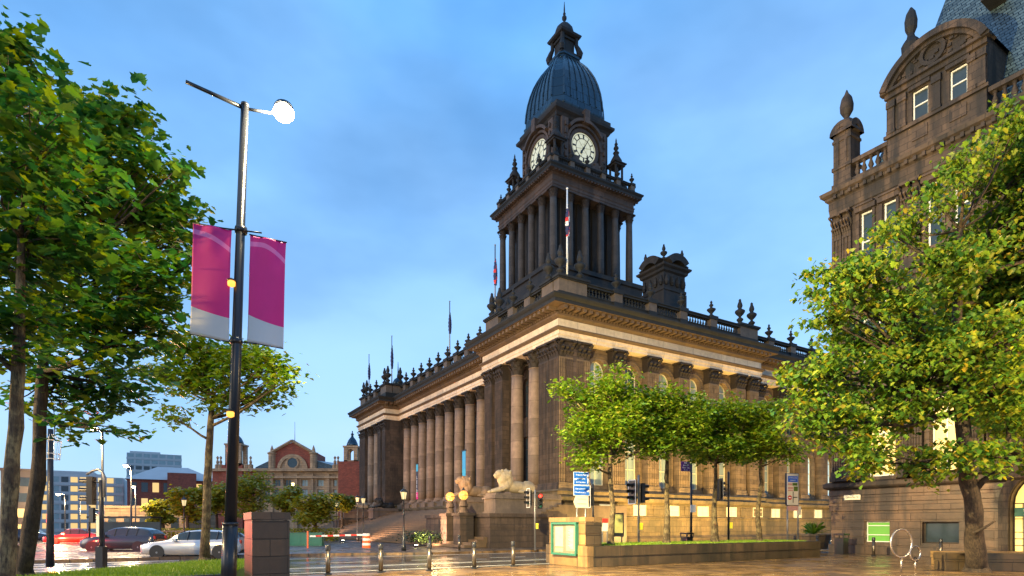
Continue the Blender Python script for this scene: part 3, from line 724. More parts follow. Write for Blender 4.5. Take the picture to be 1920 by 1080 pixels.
# clock faces
def clock(face=None):
    # face frame: origin centre, local x right, z up, -y outward
    m = MB(); R0 = 1.95; seg = 40
    m.mi = 0; m.lathe([(R0,0),(R0,.05)], seg=seg)       # glass disc built flat, rotated below
    m.mi = 1
    def ringz(r0,r1,z): 
        for k in range(seg):
            t0,t1 = 2*PI*k/seg, 2*PI*(k+1)/seg
            m.add([(r0*math.cos(t0),r0*math.sin(t0),z),(r1*math.cos(t0),r1*math.sin(t0),z),(r1*math.cos(t1),r1*math.sin(t1),z),(r0*math.cos(t1),r0*math.sin(t1),z)],[(0,1,2,3)])
    ringz(1.16,1.26,.07); ringz(1.74,1.80,.07)
    def bar(ang, r0, r1, w0, w1, z):
        c_, s_ = math.sin(ang), math.cos(ang)
        P = [(r0*c_-w0*s_, r0*s_+w0*c_, z),(r0*c_+w0*s_, r0*s_-w0*c_, z),(r1*c_+w1*s_, r1*s_-w1*c_, z),(r1*c_-w1*s_, r1*s_+w1*c_, z)]
        m.add(P+[(a,b,z+.02) for a,b,_ in P], [(0,1,2,3),(4,7,6,5),(0,4,5,1),(1,5,6,2),(2,6,7,3),(3,7,4,0)])
    widths = [3,1,2,3,3,2,3,4,4,3,2,3]
    for k in range(12):
        wv = .035*widths[k]
        for q in range(widths[k]): bar(2*PI*k/12+(q-(widths[k]-1)/2)*.05, 1.26, 1.74, .028, .035, .072)
    for k in range(6): bar(2*PI*k/6+.3, 0, 1.16, .012, .012, .065)
    ringz(.55,.57,.066)
    bar(R_(212),-.25,.95,.09,.13,.11); bar(R_(212),.55,.95,.2,.05,.112)
    bar(R_(30),-.35,1.62,.07,.035,.14)
    m.lathe([(.14,.1),(.14,.18)], seg=12)
    m.mi = 2; m.smooth = False
    m.lathe([(R0,0),(R0,.16),(R0+.1,.22),(R0+.4,.25),(R0+.5,.15),(R0+.55,0)], seg=seg, caps=False)
    me = m.mesh('clock_face', ['e_clock','blk','twent'])
    return me
ck = clock(None)
zc = 50.4
for (x,y,rz) in ((tx,ty-4.13,0),(tx-4.13,ty,-PI/2),(tx+4.13,ty,PI/2),(tx,ty+4.13,PI)):
    o = inst('clock_face', ck, tw, (x,y,zc)); o.rotation_euler = (PI/2,0,rz)
# hood mouldings, scrolled gables, carved corners
m = MB()
faces = [lambda u,z,d:(tx+u,ty-4.1-d,z), lambda u,z,d:(tx-4.1-d,ty-u,z), lambda u,z,d:(tx+4.1+d,ty+u,z), lambda u,z,d:(tx-u,ty+4.1+d,z)]
for f in faces:
    archband(m, f, 0, zc, 2.55, 2.85, 0, .45, 20, PI*.02, PI*.98)
    archband(m, f, 0, zc+.2, 2.85, 3.2, 0, .8, 20, PI*.18, PI*.82)
    fbox(m, f, -3.6,-2.6,46.3,53.3,.003,.35); fbox(m, f, 2.6,3.6,46.3,53.3,.003,.35)
    fbox(m, f, -.4,.4,53.2,54.9,.3,1.0)
    for s_ in (-1,1):
        for k in range(7):
            t = k/6; fbox(m, f, s_*(1.1+.48*k)-.26, s_*(1.1+.48*k)+.26, 45.05, 48.7-2.0*t**1.6+ (0 if k else -.6), .4, .9)
        for k in range(6): fbox(m, f, s_*(3.1)-.2+.02*k, s_*3.1+.2-.02*k, 47.2+k, 47.75+k, .3, .55+.05*(k%2))
m.obj('clock_surround', 'twent', tw)
pn = MB()
def pinnacle():
    m = MB()
    m.box(-.75,.75,-.75,.75,0,1.5); m.box(-.9,.9,-.9,.9,1.5,1.75)
    for a in (-.55,.55):
        for b in (-.55,.55):
            m.lathe([(.2,0),(.16,.1),(.15,2.1),(.22,2.3)], a, b, 8, 1.75)
            m.lathe([(.3,0),(.45,.5),(.25,1.1),(.1,1.4)], a*1.5, b*1.5, 6, .2)
    m.box(-.85,.85,-.85,.85,4.05,4.3); m.box(-1.0,1.0,-1.0,1.0,4.3,4.42)
    m.lathe([(.2,1.75),(.3,2.6),(.15,3.2),(.05,4.0)], seg=8)
    m.smooth = True
    m.lathe([(.85,4.42),(.75,5.0),(.45,5.5),(.3,5.8),(.42,5.95),(.42,6.05),(.2,6.2),(.2,6.35),(.36,6.6),(.3,6.8),(.14,6.95),(.24,7.15),(.18,7.3),(.08,7.5),(.12,7.6),(.02,8.0)], seg=8)
    return m.mesh('pinnacle', 'tw')
pme = pinnacle()
for a in (-4.9,4.9):
    for b in (-4.9,4.9): inst('pinnacle', pme, tw, (tx+a,ty+b,45.0))
# dome: square plan with narrow chamfers
def oct_(h, c): return [(-h,-h+c),(-h+c,-h),(h-c,-h),(h,-h+c),(h,h-c),(h-c,h),(-h+c,h),(-h,h-c)]
prof = [(4.35,55.1),(4.45,55.3),(4.45,55.5),(4.25,55.6),(4.25,56.4),(4.17,57.5),(4.0,58.7),(3.72,59.9),(3.36,61.0),(2.95,61.9),(2.5,62.7),(2.05,63.3),(1.6,63.8),(1.6,64.0),(1.72,64.1),(1.72,64.35),(1.5,64.4)]
m = MB(); vs = []; n = len(prof)
for h, z in prof: vs += [(tx+x,ty+y,z) for x,y in oct_(h, .27*h)]
m.add(vs, [(i*8+k, i*8+(k+1)%8, (i+1)*8+(k+1)%8, (i+1)*8+k) for i in range(n-1) for k in range(8)] + [tuple(range((n-1)*8,n*8))])
dp = prof[4:13]
for fi in range(4):
    R4 = Matrix.Rotation(PI/2*fi,4,'Z')
    for k in range(7):
        t = -1+2*k/6
        pts = []
        for h,z in dp:
            u = t*(h-.27*h); pts.append(R4 @ Vector((u,-h-.02,z)) + Vector((tx,ty,0)))
        m.tube(pts, .12, 5)
    for h_ in (1,3,5):
        pass
    # chamfer panel frame
    for t in (-.92,.92):
        pts = []
        for h,z in dp:
            a = Vector((-h,-h+.27*h,z)); b = Vector((-h+.27*h,-h,z)); pts.append(R4 @ (a+(b-a)*(.5+t*.5)) + Vector((tx,ty,0)))
        m.tube(pts, .11, 5)
m.obj('dome', 'lead', tw)
# lantern
m = MB()
m.sweep(sqf(1.45), [(0,64.3),(.15,64.4),(.15,64.6),(-.1,64.8),(-.1,65.0)])
m.box(tx-.95,tx+.95,ty-.95,ty+.95,64.4,67.2)
for a in (-1,1):
    for b in (-1,1):
        m.tube([(tx+a*1.45,ty+b*1.45,64.6),(tx+a*1.5,ty+b*1.5,65.1),(tx+a*1.35,ty+b*1.35,65.7),(tx+a*1.15,ty+b*1.15,66.3),(tx+a*1.15,ty+b*1.15,67.2)], [.34,.44,.34,.27,.27], 8)
m.box(tx-1.15,tx+1.15,ty-1.15,ty+1.15,66.75,67.1)
m.sweep(sqf(1.3), [(0,67.1),(.3,67.25),(.4,67.5),(0,67.6),(-1,67.62)])
m.smooth = True
m.lathe([(1.4,67.6),(1.36,68.1),(1.15,68.8),(.75,69.3),(.35,69.6),(.2,69.55),(.3,69.7),(.12,69.85),(.16,70.0),(.32,70.25),(.32,70.5),(.14,70.75),(.2,70.95),(.1,71.2),(.1,71.6),(.03,72.6)], tx, ty, 12)
m.obj('lantern', 'sootdk', tw)
# ------------------------------------------------------------------ right-hand sandstone building
RC = Vector((18.8, 34.5, 0))
rb = thing('sandstone_building', 'ornate sandstone building with slate mansard roof and arched dormer at right edge', 'building', RC, R_(-59))
f0 = lambda u,z,d: (u,d,z)
XR = 17.0
m = MB()
bops = [(1.93,3.19,.68,1.81,False),(4.77,6.41,.68,1.77,False),(8.45,11.25,0,4.02,True)]
wallface(m, f0, 0, XR, 0, 4.1, bops, .5)
def skip_runs(u0,u1,za,zb):
    runs = [(u0,u1)]
    for o in bops:
        if zb > o[2] and za < o[3]+.05:
            nr = []
            for a,b in runs:
                if o[1]+.05 <= a or o[0]-.05 >= b: nr.append((a,b)); continue
                if o[0]-.05 > a: nr.append((a,o[0]-.05))
                if o[1]+.05 < b: nr.append((o[1]+.05,b))
            runs = nr
    return runs
for za,zb,dd in ((0,.5,.16),(2.42,2.86,.10),(2.9,3.28,.10),(3.32,3.62,.10)):
    for a,b in skip_runs(0,XR,za,zb): fbox(m, f0, a-(.1 if a==0 else 0), b, za, zb, -dd, .02)
zz = .54
while zz < 2.35:
    for i,(a,b) in enumerate(skip_runs(0,XR,zz,min(zz+.42,2.36))): fbox(m, f0, a, b, zz, min(zz+.42,2.36), -.05, .02)
    zz += .46
m.box(-.004,.0,0,9,0,4.1)
m.obj('rusticated_base', 'rbase', rb)
m = MB(); m.sweep([(XR,0),(XR,9),(0,9),(0,0)][::-1][0:2] if False else [(0,9),(0,0),(XR,0)], [(.1,3.64),(.28,3.72),(.34,3.8),(.34,4.0),(.2,4.08),(-.4,4.12)], closed=False)
m.obj('base_cornice', 'rbt', rb)
# upper wall
m = MB()
uops = [(2.05,3.51,4.3,8.2,False),(5.17,6.45,4.3,8.2,False),(9.1,10.6,4.9,8.2,True),(12.6,14.0,4.3,8.2,False)]
u2 = [(1.64,2.31,15.9,19.2,False),(2.86,3.53,15.9,19.2,False),(5.0,5.7,15.9,19.2,False),(6.2,6.9,15.9,19.2,False),(9,9.8,15.9,19.2,False),(12.6,13.4,15.9,19.2,False)]
u1 = [(1.7,3.4,10.2,14,True),(5.0,6.7,10.2,14,True),(9.0,10.7,10.2,14,True),(12.4,14,10.2,14,True)]
wallface(m, f0, 0, XR, 4.1, 9.0, uops, .35); wallface(m, f0, 0, XR, 9.0, 15.0, u1, .35); wallface(m, f0, 0, XR, 15.0, 20.2, u2, .3)
m.add([(0,0,4.1),(0,9,4.1),(0,9,20.2),(0,0,20.2)], [(0,1,2,3)])
for (a,b,za,zb,ar) in uops+u1+u2:
    if not ar: fbox(m, f0, a-.22,b+.22,zb+.02,zb+.3,-.22,.02); fbox(m, f0, a-.14,b+.14,zb+.3,zb+.42,-.3,.02)
    for q in (a-.16,b+.02): fbox(m, f0, q,q+.14,za,zb-.02,-.1,.02)
    fbox(m, f0, a-.2,b+.2,za-.2,za-.02,-.16,.02)
    if ar: archband(m, f0, (a+b)/2, zb-(b-a)/2, (b-a)/2+.02, (b-a)/2+.28, -.14, .02)
m.obj('wall', 'rb', rb)
m = MB()
for z,o in ((8.9,.4),(14.7,.3)):
    m.sweep([(0,9),(0,0),(XR,0)], [(0,z-.3),(.12,z-.25),(.15,z-.05),(o,z),(o,z+.2),(.1,z+.3),(-.1,z+.32)], closed=False)
m.sweep([(0,9),(0,0),(XR,0)], [(0,19.75),(.08,19.8),(.12,20.1),(.12,20.5),(.25,20.6),(.28,20.75),(.44,20.85),(.48,21.05),(.3,21.12),(-.2,21.15)], closed=False)
k = .3
while k < XR: fbox(m, f0, k,k+.16,20.55,20.78,-.38,-.1); k += .42
m.obj('cornice', 'rbt', rb)
pil = pilaster_mesh('pilaster', 4.75, .75, .3, 5, ('rbt','rbt'))
for u in (.55,1.35,4.05,4.5,7.15,8.0,11.7,12.2,15.2): inst('pilaster', pil, rb, (u,-.28,4.12))
pil2 = pilaster_mesh('upper_pilaster', 4.6, .5, .2, 2, ('rbt','rbt'))
for u in (.4,.95,4.1,4.5,7.4,8.1,11.5): inst('pilaster', pil2, rb, (u,-.18,15.05)); inst('pilaster', pil2, rb, (u,-.18,9.6))
for i,o in enumerate(uops): window(rb, f0, *o, 'e_warm', frame='wframe', vm=1, hm=(.6,), d=.3)
for i,o in enumerate(u1): window(rb, f0, *o, 'glassd', frame='wframe', vm=1, hm=(.5,), d=.3)
for i,o in enumerate(u2): window(rb, f0, *o, 'glassd', frame='wframe', vm=0, hm=(.5,), d=.22)
window(rb, f0, *bops[0], 'e_grn', frame='wframe', vm=0, hm=(.35,.8), fw=.05, d=.2, label='basement window glowing green', name='basement_window')
window(rb, f0, *bops[1], 'glassd', frame='rbt', vm=0, hm=(), fw=.06, d=.3, name='basement_window')
# arched glazed entrance
m = MB(); o = bops[2]; r = (o[1]-o[0])/2; um_ = (o[0]+o[1])/2; zs = o[3]-r
archband(m, f0, um_, zs, r+.02, r+.4, -.2, .02, 18)
for q in (o[0]-.4,o[1]+.02): fbox(m, f0, q,q+.38,.1,zs,-.2,.02)
m.obj('door_surround', 'rbt', rb)
dr = window(rb, f0, o[0],o[1],.05,o[3],True,'e_warm',frame='blk',vm=7,hm=(.12,.24,.36,.48,.72,.84),fw=.045,d=.42,name='glazed_entrance')
m = MB(); fbox(m, f0, o[0]+.06,o[1]-.06,2.0,2.42,.3,.34); nb = m.obj('name_band', 'green', rb)
text_into(nb, 'Library', .15, (o[0]+.6, .297, 2.28), (PI/2,0,0), 'cream'); text_into(nb, 'Art Gallery', .13, (o[0]+.7, .297, 2.11), (PI/2,0,0), 'cream')
# street name plate
sg = MB(); fbox(sg, f0, .8,1.72,3.05,3.33,-.15,-.115); so = sg.obj('street_name_plate', 'cream', rb)
text_into(so, 'Calverley St', .15, (1.26,-.154,3.19), (PI/2,0,0), 'blk')
# roof parapet, turret, dormer
def rpar(x0,x1,y):
    m = MB(); m.box(x0,x1,y-.2,y+.2,21.1,21.4)
    m.box(x0,x1,y-.22,y+.22,22.2,22.42)
    n = int((x1-x0)/.36); m.smooth = True
    for k in range(n): m.lathe([(.13,0),(.07,.12),(.15,.3),(.06,.6),(.12,.8)], x0+(x1-x0)*(k+.5)/n, y, 8, 21.4)
    return m.obj('balustrade', 'rbt', rb)
rpar(1.25,3.1,.1); rpar(7.65,XR,.1)
m = MB(); m.box(.1,1.1,0,1.0,21.1,24.5); m.box(.03,1.17,-.07,1.07,21.1,21.5); m.box(.03,1.17,-.07,1.07,22.3,22.5); m.box(.05,1.15,-.05,1.05,23.9,24.05)
for q in (.3,.76): fbox(m, f0, q,q+.14,22.5,23.9,-.06,.02)
for ff in (lambda u,z,d:(.6+u,-d,z), lambda u,z,d:(.1-d,.5+u,z), lambda u,z,d:(.6+u,1.0+d,z), lambda u,z,d:(1.1+d,.5+u,z)): archband(m, ff, 0, 24.35, .3, .66, -.5, .14, 10)
m.lathe([(.64,24.4),(.56,24.85),(.35,25.15),(.2,25.3)], .6,.5,8)
m.smooth = True; m.lathe([(.2,25.2),(.14,25.4),(.2,25.5),(.34,25.75),(.36,26.1),(.28,26.5),(.12,26.75),(.03,27.0)], .6,.5,12)
m.obj('corner_turret', 'rbt', rb)
m = MB(); DX0, DX1 = 3.1, 7.6; yd = -.12
fd = lambda u,z,d: (u,yd+d,z)
dops = [(4.35,5.1,22.75,24.25,False),(6.05,6.8,22.75,24.25,False)]
wallface(m, fd, DX0, DX1, 21.12, 25.0, dops, .25)
m.box(DX0,DX0+.05,yd,4,21.2,25.0); m.box(DX1-.05,DX1,yd,4,21.2,25.0)
fbox(m, fd, DX0-.1,DX1+.1,22.45,22.62,-.14,.02)
for a,b in ((4.3,5.15),(6.0,6.85)): fbox(m, fd, a+.06,b-.06,21.65,22.25,-.06,.02); fbox(m, fd, a-.08,b+.08,24.3,24.5,-.16,.02)
for u in (3.2,3.75,5.35,6.9,7.24): fbox(m, fd, u,u+.34,22.6,24.0,-.12,.02); fbox(m, fd, u-.05,u+.39,24.0,24.35,-.2,.02); fbox(m, fd, u-.04,u+.38,22.62,22.8,-.18,.02)
fbox(m, fd, DX0-.05,DX1+.05,24.55,24.8,-.16,.02); fbox(m, fd, DX0-.2,DX1+.2,24.8,24.95,-.32,.02)
# segmental pediment
cxm = (DX0+DX1)/2; hw = (DX1-DX0)/2+.18; rise = 1.62; Rr = (hw*hw+rise*rise)/(2*rise); a0 = math.asin(hw/Rr); zc2 = 24.95+rise-Rr
archband(m, fd, cxm, zc2, Rr-.32, Rr, -.45, .6, 22, PI/2-a0, PI/2+a0); archband(m, fd, cxm, zc2, Rr-.5, Rr-.32, -.25, .3, 22, PI/2-a0*.95, PI/2+a0*.95)
pts = [(cxm-Rr*.93*math.cos(t), zc2+Rr*.93*math.sin(t)) for t in [PI/2-a0*.93+2*a0*.93*k/16 for k in range(17)]]
m.add([fd(u,z,0) for u,z in pts], [tuple(range(17))])
m.smooth = False
archband(m, fd, cxm, 25.65, .42, .6, -.18, .02, 20, 0, 2*PI)
rnd = random.Random(4)
for k in range(46):
    u = cxm+rnd.uniform(-2.1,2.1); z = 25.1+rnd.uniform(0,1.15)*(1-abs(u-cxm)/2.6); fbox(m, fd, u-.09,u+.09,z-.07,z+.07,-.08-rnd.random()*.06,.02)
m.obj('dormer', 'rbt', rb)
for o in dops: window(rb, fd, *o, 'glassd', frame='wframe', vm=0, hm=(.5,), fw=.07, d=.2)
m = MB(); m.smooth = False
N_ = 14; ar = [(cxm-(Rr-.02)*math.cos(t), zc2+(Rr-.02)*math.sin(t)) for t in [PI/2-a0+2*a0*k/N_ for k in range(N_+1)]]
m.add([(u,.4,z) for u,z in ar]+[(u,5,z) for u,z in ar], [(k,k+1,k+N_+2,k+N_+1) for k in range(N_)])
x0,x1,y0,y1 = 1.5,XR,1.0,11; 
lv = [(0,21.2),(1.9,27.5),(3.4,33.5),(4.4,38)]
for (i0,z0),(i1,z1) in zip(lv,lv[1:]):
    m.add([(x0+i0,y0+i0,z0),(x1+4,y0+i0,z0),(x1+4,y0+i1,z1),(x0+i1,y0+i1,z1)], [(0,1,2,3)])
    m.add([(x0+i0,y0+i0,z0),(x0+i1,y0+i1,z1),(x0+i1,y1-i1,z1),(x0+i0,y1-i0,z0)], [(0,1,2,3)])
m.obj('mansard_roof', 'slate', rb)
m = MB(); m.lathe([(.3,24.9),(.45,26.9),(.35,27.1),(.2,27.3),(.16,27.5),(.28,27.8),(.3,28.2),(.22,28.6),(.05,28.9)], 4.2, .1, 10); m.obj('roof_finial', 'sootdk', rb)
m = MB()
for u in (6.9,9.0): m.lathe([(.3,0),(.32,.5),(.2,.7),(.05,.75)], u, 2.35, 10, 28.6); m.box(u-.35,u+.35,2.0,3.4,28.3,28.7)
m.obj('roof_vent', 'sootdk', rb)
# ------------------------------------------------------------------ ground
m = MB(); m.add([(-600,-200,-.12),(600,-200,-.12),(600,900,-.12),(-600,900,-.12)], [(0,1,2,3)]); struct(m.obj('ground', 'road'))
K0 = Vector((-5.95,19.25,0))          # kerb line of the plaza, runs along DB
def pl(s, a): return K0 + DB*s + DA*a
def slab(name, pts, z0, z1, mat, kerb='pave'):
    m = MB(); n = len(pts); m.add([(p[0],p[1],z0) for p in pts]+[(p[0],p[1],z1) for p in pts], [tuple(range(n,2*n))]+[(i,(i+1)%n,(i+1)%n+n,i+n) for i in range(n)]); return struct(m.obj(name, mat))
P = [pl(-1.5,0.0), pl(40,0.0), pl(40,-60), pl(-14,-60), pl(-14,-14), pl(-6,-8)]
plz = slab('plaza_paving', P, -.3, 0, 'plaza')
m = MB()
for a,b in ((pl(-1.5,0),pl(40,0)),(pl(-6,-8),pl(-1.5,0))):
    d = (b-a).normalized(); n = Vector((-d.y,d.x,0)); L = (b-a).length; k = 0
    while k < L: q = a+d*(k+.45)+n*.08; m.obox(q+Vector((0,0,-.1)), d, n, (0,0,1), .44, .078, .112); k += .9
struct(m.obj('plaza_kerb', 'pave'))
# town hall pavement
Pt = [pl(-30,14.8), pl(3,14.8), pl(9,12.6), pl(60,12.6), pl(60,110), pl(-30,110)]
slab('town_hall_pavement', Pt, -.3, 0.0, 'pave')
m = MB()
for a,b in zip(Pt[:3],Pt[1:4]):
    d = (b-a).normalized(); n = Vector((d.y,-d.x,0)); L = (b-a).length; k = 0
    while k < L-.3: q = a+d*(k+.45)+n*.07; m.obox(q+Vector((0,0,-.1)), d, n, (0,0,1), .44, .068, .11); k += .9
struct(m.obj('pavement_kerb', 'plaza'))
m = MB()
def mark(s0,s1,a0,a1): m.add([pl(s0,a0)+Vector((0,0,-.115)),pl(s1,a0)+Vector((0,0,-.115)),pl(s1,a1)+Vector((0,0,-.115)),pl(s0,a1)+Vector((0,0,-.115))], [(0,1,2,3)])
mark(-3,40,2.2,2.35); mark(-3,40,4.6,4.72); mark(-3,40,5.0,5.1)
k=-3
while k < 40: mark(k,k+2.2,7.6,7.74); k += 4.4
mark(-8,60,11.6,11.75)
for q in range(7): mark(-14+q*.0,-4,13.2-q*1.7,13.45-q*1.7)
struct(m.obj('road_markings', 'paint'))
# raised planter in front of the town hall
m = MB()
W0 = Vector((3.1,22.3,0))
def wl(s,a,z=0): return W0 + DB*s + DA*a + Vector((0,0,z))
LW = 14.4
def wbox(s0,s1,a0,a1,z0,z1): m.obox(wl((s0+s1)/2,(a0+a1)/2,(z0+z1)/2), DB, DA, (0,0,1), (s1-s0)/2, (a1-a0)/2, (z1-z0)/2)
wbox(0,LW,0,.35,0,.38); wbox(0,LW,-.02,.35,.385,.80); wbox(0,LW,2.9,3.2,0,.8); wbox(LW,LW+.3,0,3.2,0,.8)
pw_ = thing('planter_wall', 'long low mossy stone planter wall in front of the town hall', 'planter wall')
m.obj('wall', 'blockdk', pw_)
m = MB(); wbox(-.3,-.003,0,2.2,0,.8); m.obj('end_pier', 'block', pw_)
m = MB(); wbox(0,LW,.36,2.89,.1,.74); struct(m.obj('planter_soil', 'barkmoss'))
def grass(name, fn, n, hmin, hmax, seed, lbl=None):
    r = np.random.default_rng(seed); V = []; Fc = []
    pos = np.array([fn(r.random(), r.random()) for _ in range(n)])
    ang = r.random(n)*2*PI; h = hmin+(hmax-hmin)*r.random(n); lean = (r.random((n,2))-.5)*h[:,None]*1.2
    wv = .012+.01*r.random(n)
    v = np.zeros((n,3,3)); dx = np.cos(ang)*wv; dy = np.sin(ang)*wv
    v[:,0] = pos; v[:,0,0] -= dx; v[:,0,1] -= dy; v[:,1] = pos; v[:,1,0] += dx; v[:,1,1] += dy
    v[:,2] = pos; v[:,2,:2] += lean; v[:,2,2] += h
    me = bpy.data.meshes.new(name); me.from_pydata(v.reshape(-1,3).tolist(), [], [(3*i,3*i+1,3*i+2) for i in range(n)]); me.materials.append(M['grass'])
    o = bpy.data.objects.new(name, me); col.objects.link(o); return struct(o, 'stuff')
M['turf'] = plain('mown_turf', (.10,.17,.02), .9, noise=.5, scale=7, bump=1)
m = MB(); wbox(0.02,LW-.02,.36,2.88,.741,.765); struct(m.obj('planter_lawn', 'turf'))
grass('planter_grass', lambda a,b: wl(.1+a*(LW-.2),.38+b*2.45,.762), 16000, .04, .11, 3)
# left raised lawn
LP = [Vector(p) for p in ((-6.9,14.3,0),(-9.0,20.7,0),(-10.4,19.6,0),(-11.4,14.5,0),(-12.5,8.5,0),(-8.2,9.5,0),(-8.9,12.9,0))]
m = MB(); n = len(LP); m.add([(p.x,p.y,-.12) for p in LP]+[(p.x,p.y,.38) for p in LP], [tuple(range(n,2*n))[::-1]]+[(i,(i+1)%n,(i+1)%n+n,i+n) for i in range(n)]); struct(m.obj('lawn', 'turf'))
def inpoly(x,y,P):
    c = False; j = len(P)-1
    for i in range(len(P)):
        if (P[i].y>y)!=(P[j].y>y) and x < (P[j].x-P[i].x)*(y-P[i].y)/(P[j].y-P[i].y)+P[i].x: c = not c
        j = i
    return c
_r = random.Random(8)
def lawnpt(a,b):
    while True:
        x = _r.uniform(-12.5,-6.9); y = _r.uniform(9,20.7)
        if inpoly(x,y,LP): return (x,y,.37)
grass('lawn_grass', lawnpt, 26000, .05, .13, 5)
# coping of the lawn bed + tall stone pillar
m = MB()
for a,b in ((LP[0],LP[6]),(LP[6],LP[5])):
    d = (b-a).normalized(); nn = Vector((-d.y,d.x,0)); L = (b-a).length; k = 0
    while k < L-.2: m.obox(a+d*(k+.45)-nn*.16+Vector((0,0,.14)), d, nn, (0,0,1), .445, .17, .27); k += .9
o = m.obj('lawn_kerb_wall', 'blockdk'); tag(o, 'low stone edging wall round the raised lawn at lower left', 'wall')
def pier(name, label, P, ln, wd, h, mats, parts=True):
    t = thing(name, label, 'stone pier', P, TH)
    m = MB(); k = 0; z = 0; rr = random.Random(3)
    while z < h-.2:
        z2 = min(h-.18, z+.43); m.mi = 0
        m.box(0,wd,0,ln,z,z2-.012); z = z2
        m.box(.01,wd-.01,.01,ln-.01,z-.013,z+.001)
    m.obj('block', mats, t)
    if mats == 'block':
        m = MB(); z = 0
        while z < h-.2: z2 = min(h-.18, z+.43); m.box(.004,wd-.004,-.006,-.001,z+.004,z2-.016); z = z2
        m.obj('mossy_side', 'blockdk', t)  # moss, plus shade painted in as a darker stone on the unlit side
    m = MB(); m.box(-.02,wd+.02,-.02,ln+.02,h-.179,h); m.obj('coping', mats, t); return t
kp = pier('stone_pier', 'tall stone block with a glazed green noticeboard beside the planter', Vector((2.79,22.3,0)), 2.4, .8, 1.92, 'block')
M['pier2'] = stone('damp_dark_block_stone', (.085,.052,.028), (.022,.018,.011), .6, bw=.8, bh=.42, rough=.45)
kp2 = pier('stone_pier', 'tall dark stone block behind the banner pole at lower left', Vector((-6.2,14.0,0)), 1.5, .85, 1.92, 'pier2')
# noticeboard on the pier (faces -DB)
nb = thing('noticeboard', 'green framed glass noticeboard with posters fixed to the stone block', 'noticeboard', Vector((2.79,22.3,0)), TH)
m = MB(); y0,y1,z0,z1 = .42,2.1,.42,1.72
m.box(-.14,0,y0,y0+.08,z0,z1); m.box(-.14,0,y1-.08,y1,z0,z1); m.box(-.142,0,y0,y1,z1-.08,z1+.002); m.box(-.142,0,y0,y1,z0-.002,z0+.08); m.obj('frame', 'green', nb)
m = MB(); m.box(-.06,-.004,y0+.08,y1-.08,z0+.08,z1-.08); m.obj('backboard', 'board', nb)
M['poster'] = plain('pink_poster', (.62,.32,.26), .5, noise=.35, scale=7)
m = MB(); m.box(-.066,-.061,1.35,1.9,.75,1.55); m.obj('poster', 'poster', nb)
m = MB(); m.box(-.066,-.061,.6,1.15,.6,1.58); m.box(-.066,-.061,1.35,1.9,.54,.7); m.obj('poster', 'sheet', nb)
m = MB()
for k in range(16): m.box(-.069,-.0665,.68,.68+.38*(.5+.5*((k*7)%5)/5),.7+.05*k,.712+.05*k)
m.obj('printed_lines', 'bgrey', nb)
# ------------------------------------------------------------------ steel bollards
bol = [(615,18.9),(714,19.8),(805,20.6),(889,21.6),(962,22.7)]
def bollard_parts(t, h=.98, r=.075):
    m = MB(); m.smooth = True; m.lathe([(r,0),(r,h*.8)], seg=16); m.obj('post', 'grey', t)
    m = MB(); m.smooth = True; m.lathe([(r+.004,h*.8),(r+.006,h*.82),(r+.006,h*.97),(r*.8,h),(.01,h+.004)], seg=16); m.obj('cap', 'metal', t)
    m = MB(); m.lathe([(r*1.6,0),(r*1.6,.03),(r*1.1,.05)], seg=16); m.obj('base_ring', 'metal', t)
M['steel'] = plain('brushed_steel', (.13,.11,.09), .3, .8, noise=.25, scale=5)
bl = ['leftmost steel bollard on the plaza kerb, beside the dark stone block','second steel bollard from the left along the plaza kerb','middle steel bollard of the five on the plaza kerb','fourth steel bollard from the left, below the twin globe lamps','rightmost steel bollard on the kerb, left of the noticeboard block']
b0 = None
for i,(px,Y) in enumerate(bol):
    L_ = Vector(((px-960)/F*Y, Y, 0))
    if i == 0: b0 = thing('bollard', bl[0], 'bollard', L_, 0, 'steel bollards along the plaza kerb'); bollard_parts(b0); b = b0; 
    else: b = copy_tree(b0); b.location = L_; b['label'] = bl[i]
for o in bpy.data.objects:
    if o.name.startswith('post') and o.parent and o.parent.name.startswith('bollard'): o.data.materials[0] = M['steel']
fb = [(806,1036,'slim dark bollard across the road, behind the middle steel bollard'),(861,1032,'slim dark bollard across the road under the globe lamps')]
for px,py,lb in fb:
    b = copy_tree(b0); b.location = gnd(px,py); b['label'] = lb; b['group'] = 'bollards across the road'
fb2 = [(1490,'short black bollard behind the planter wall, left of the two'),(1532,'short black bollard behind the planter wall, nearest the building')]
for px,lb in fb2:
    b = copy_tree(b0); b.location = Vector(((px-960)/F*35.5,35.5,0)); b['label'] = lb; b['group'] = 'bollards across the road'
for i,(px,lb) in enumerate(((1638,'thin black bollard in front of the green window'),(1764,'thin black bollard in front of the dark basement window'))):
    b = copy_tree(b0); Y = 30.5-3.2*i; b.location = Vector(((px-960)/F*Y,Y,0)); b['label'] = lb; b['group'] = 'bollards by the sandstone building'
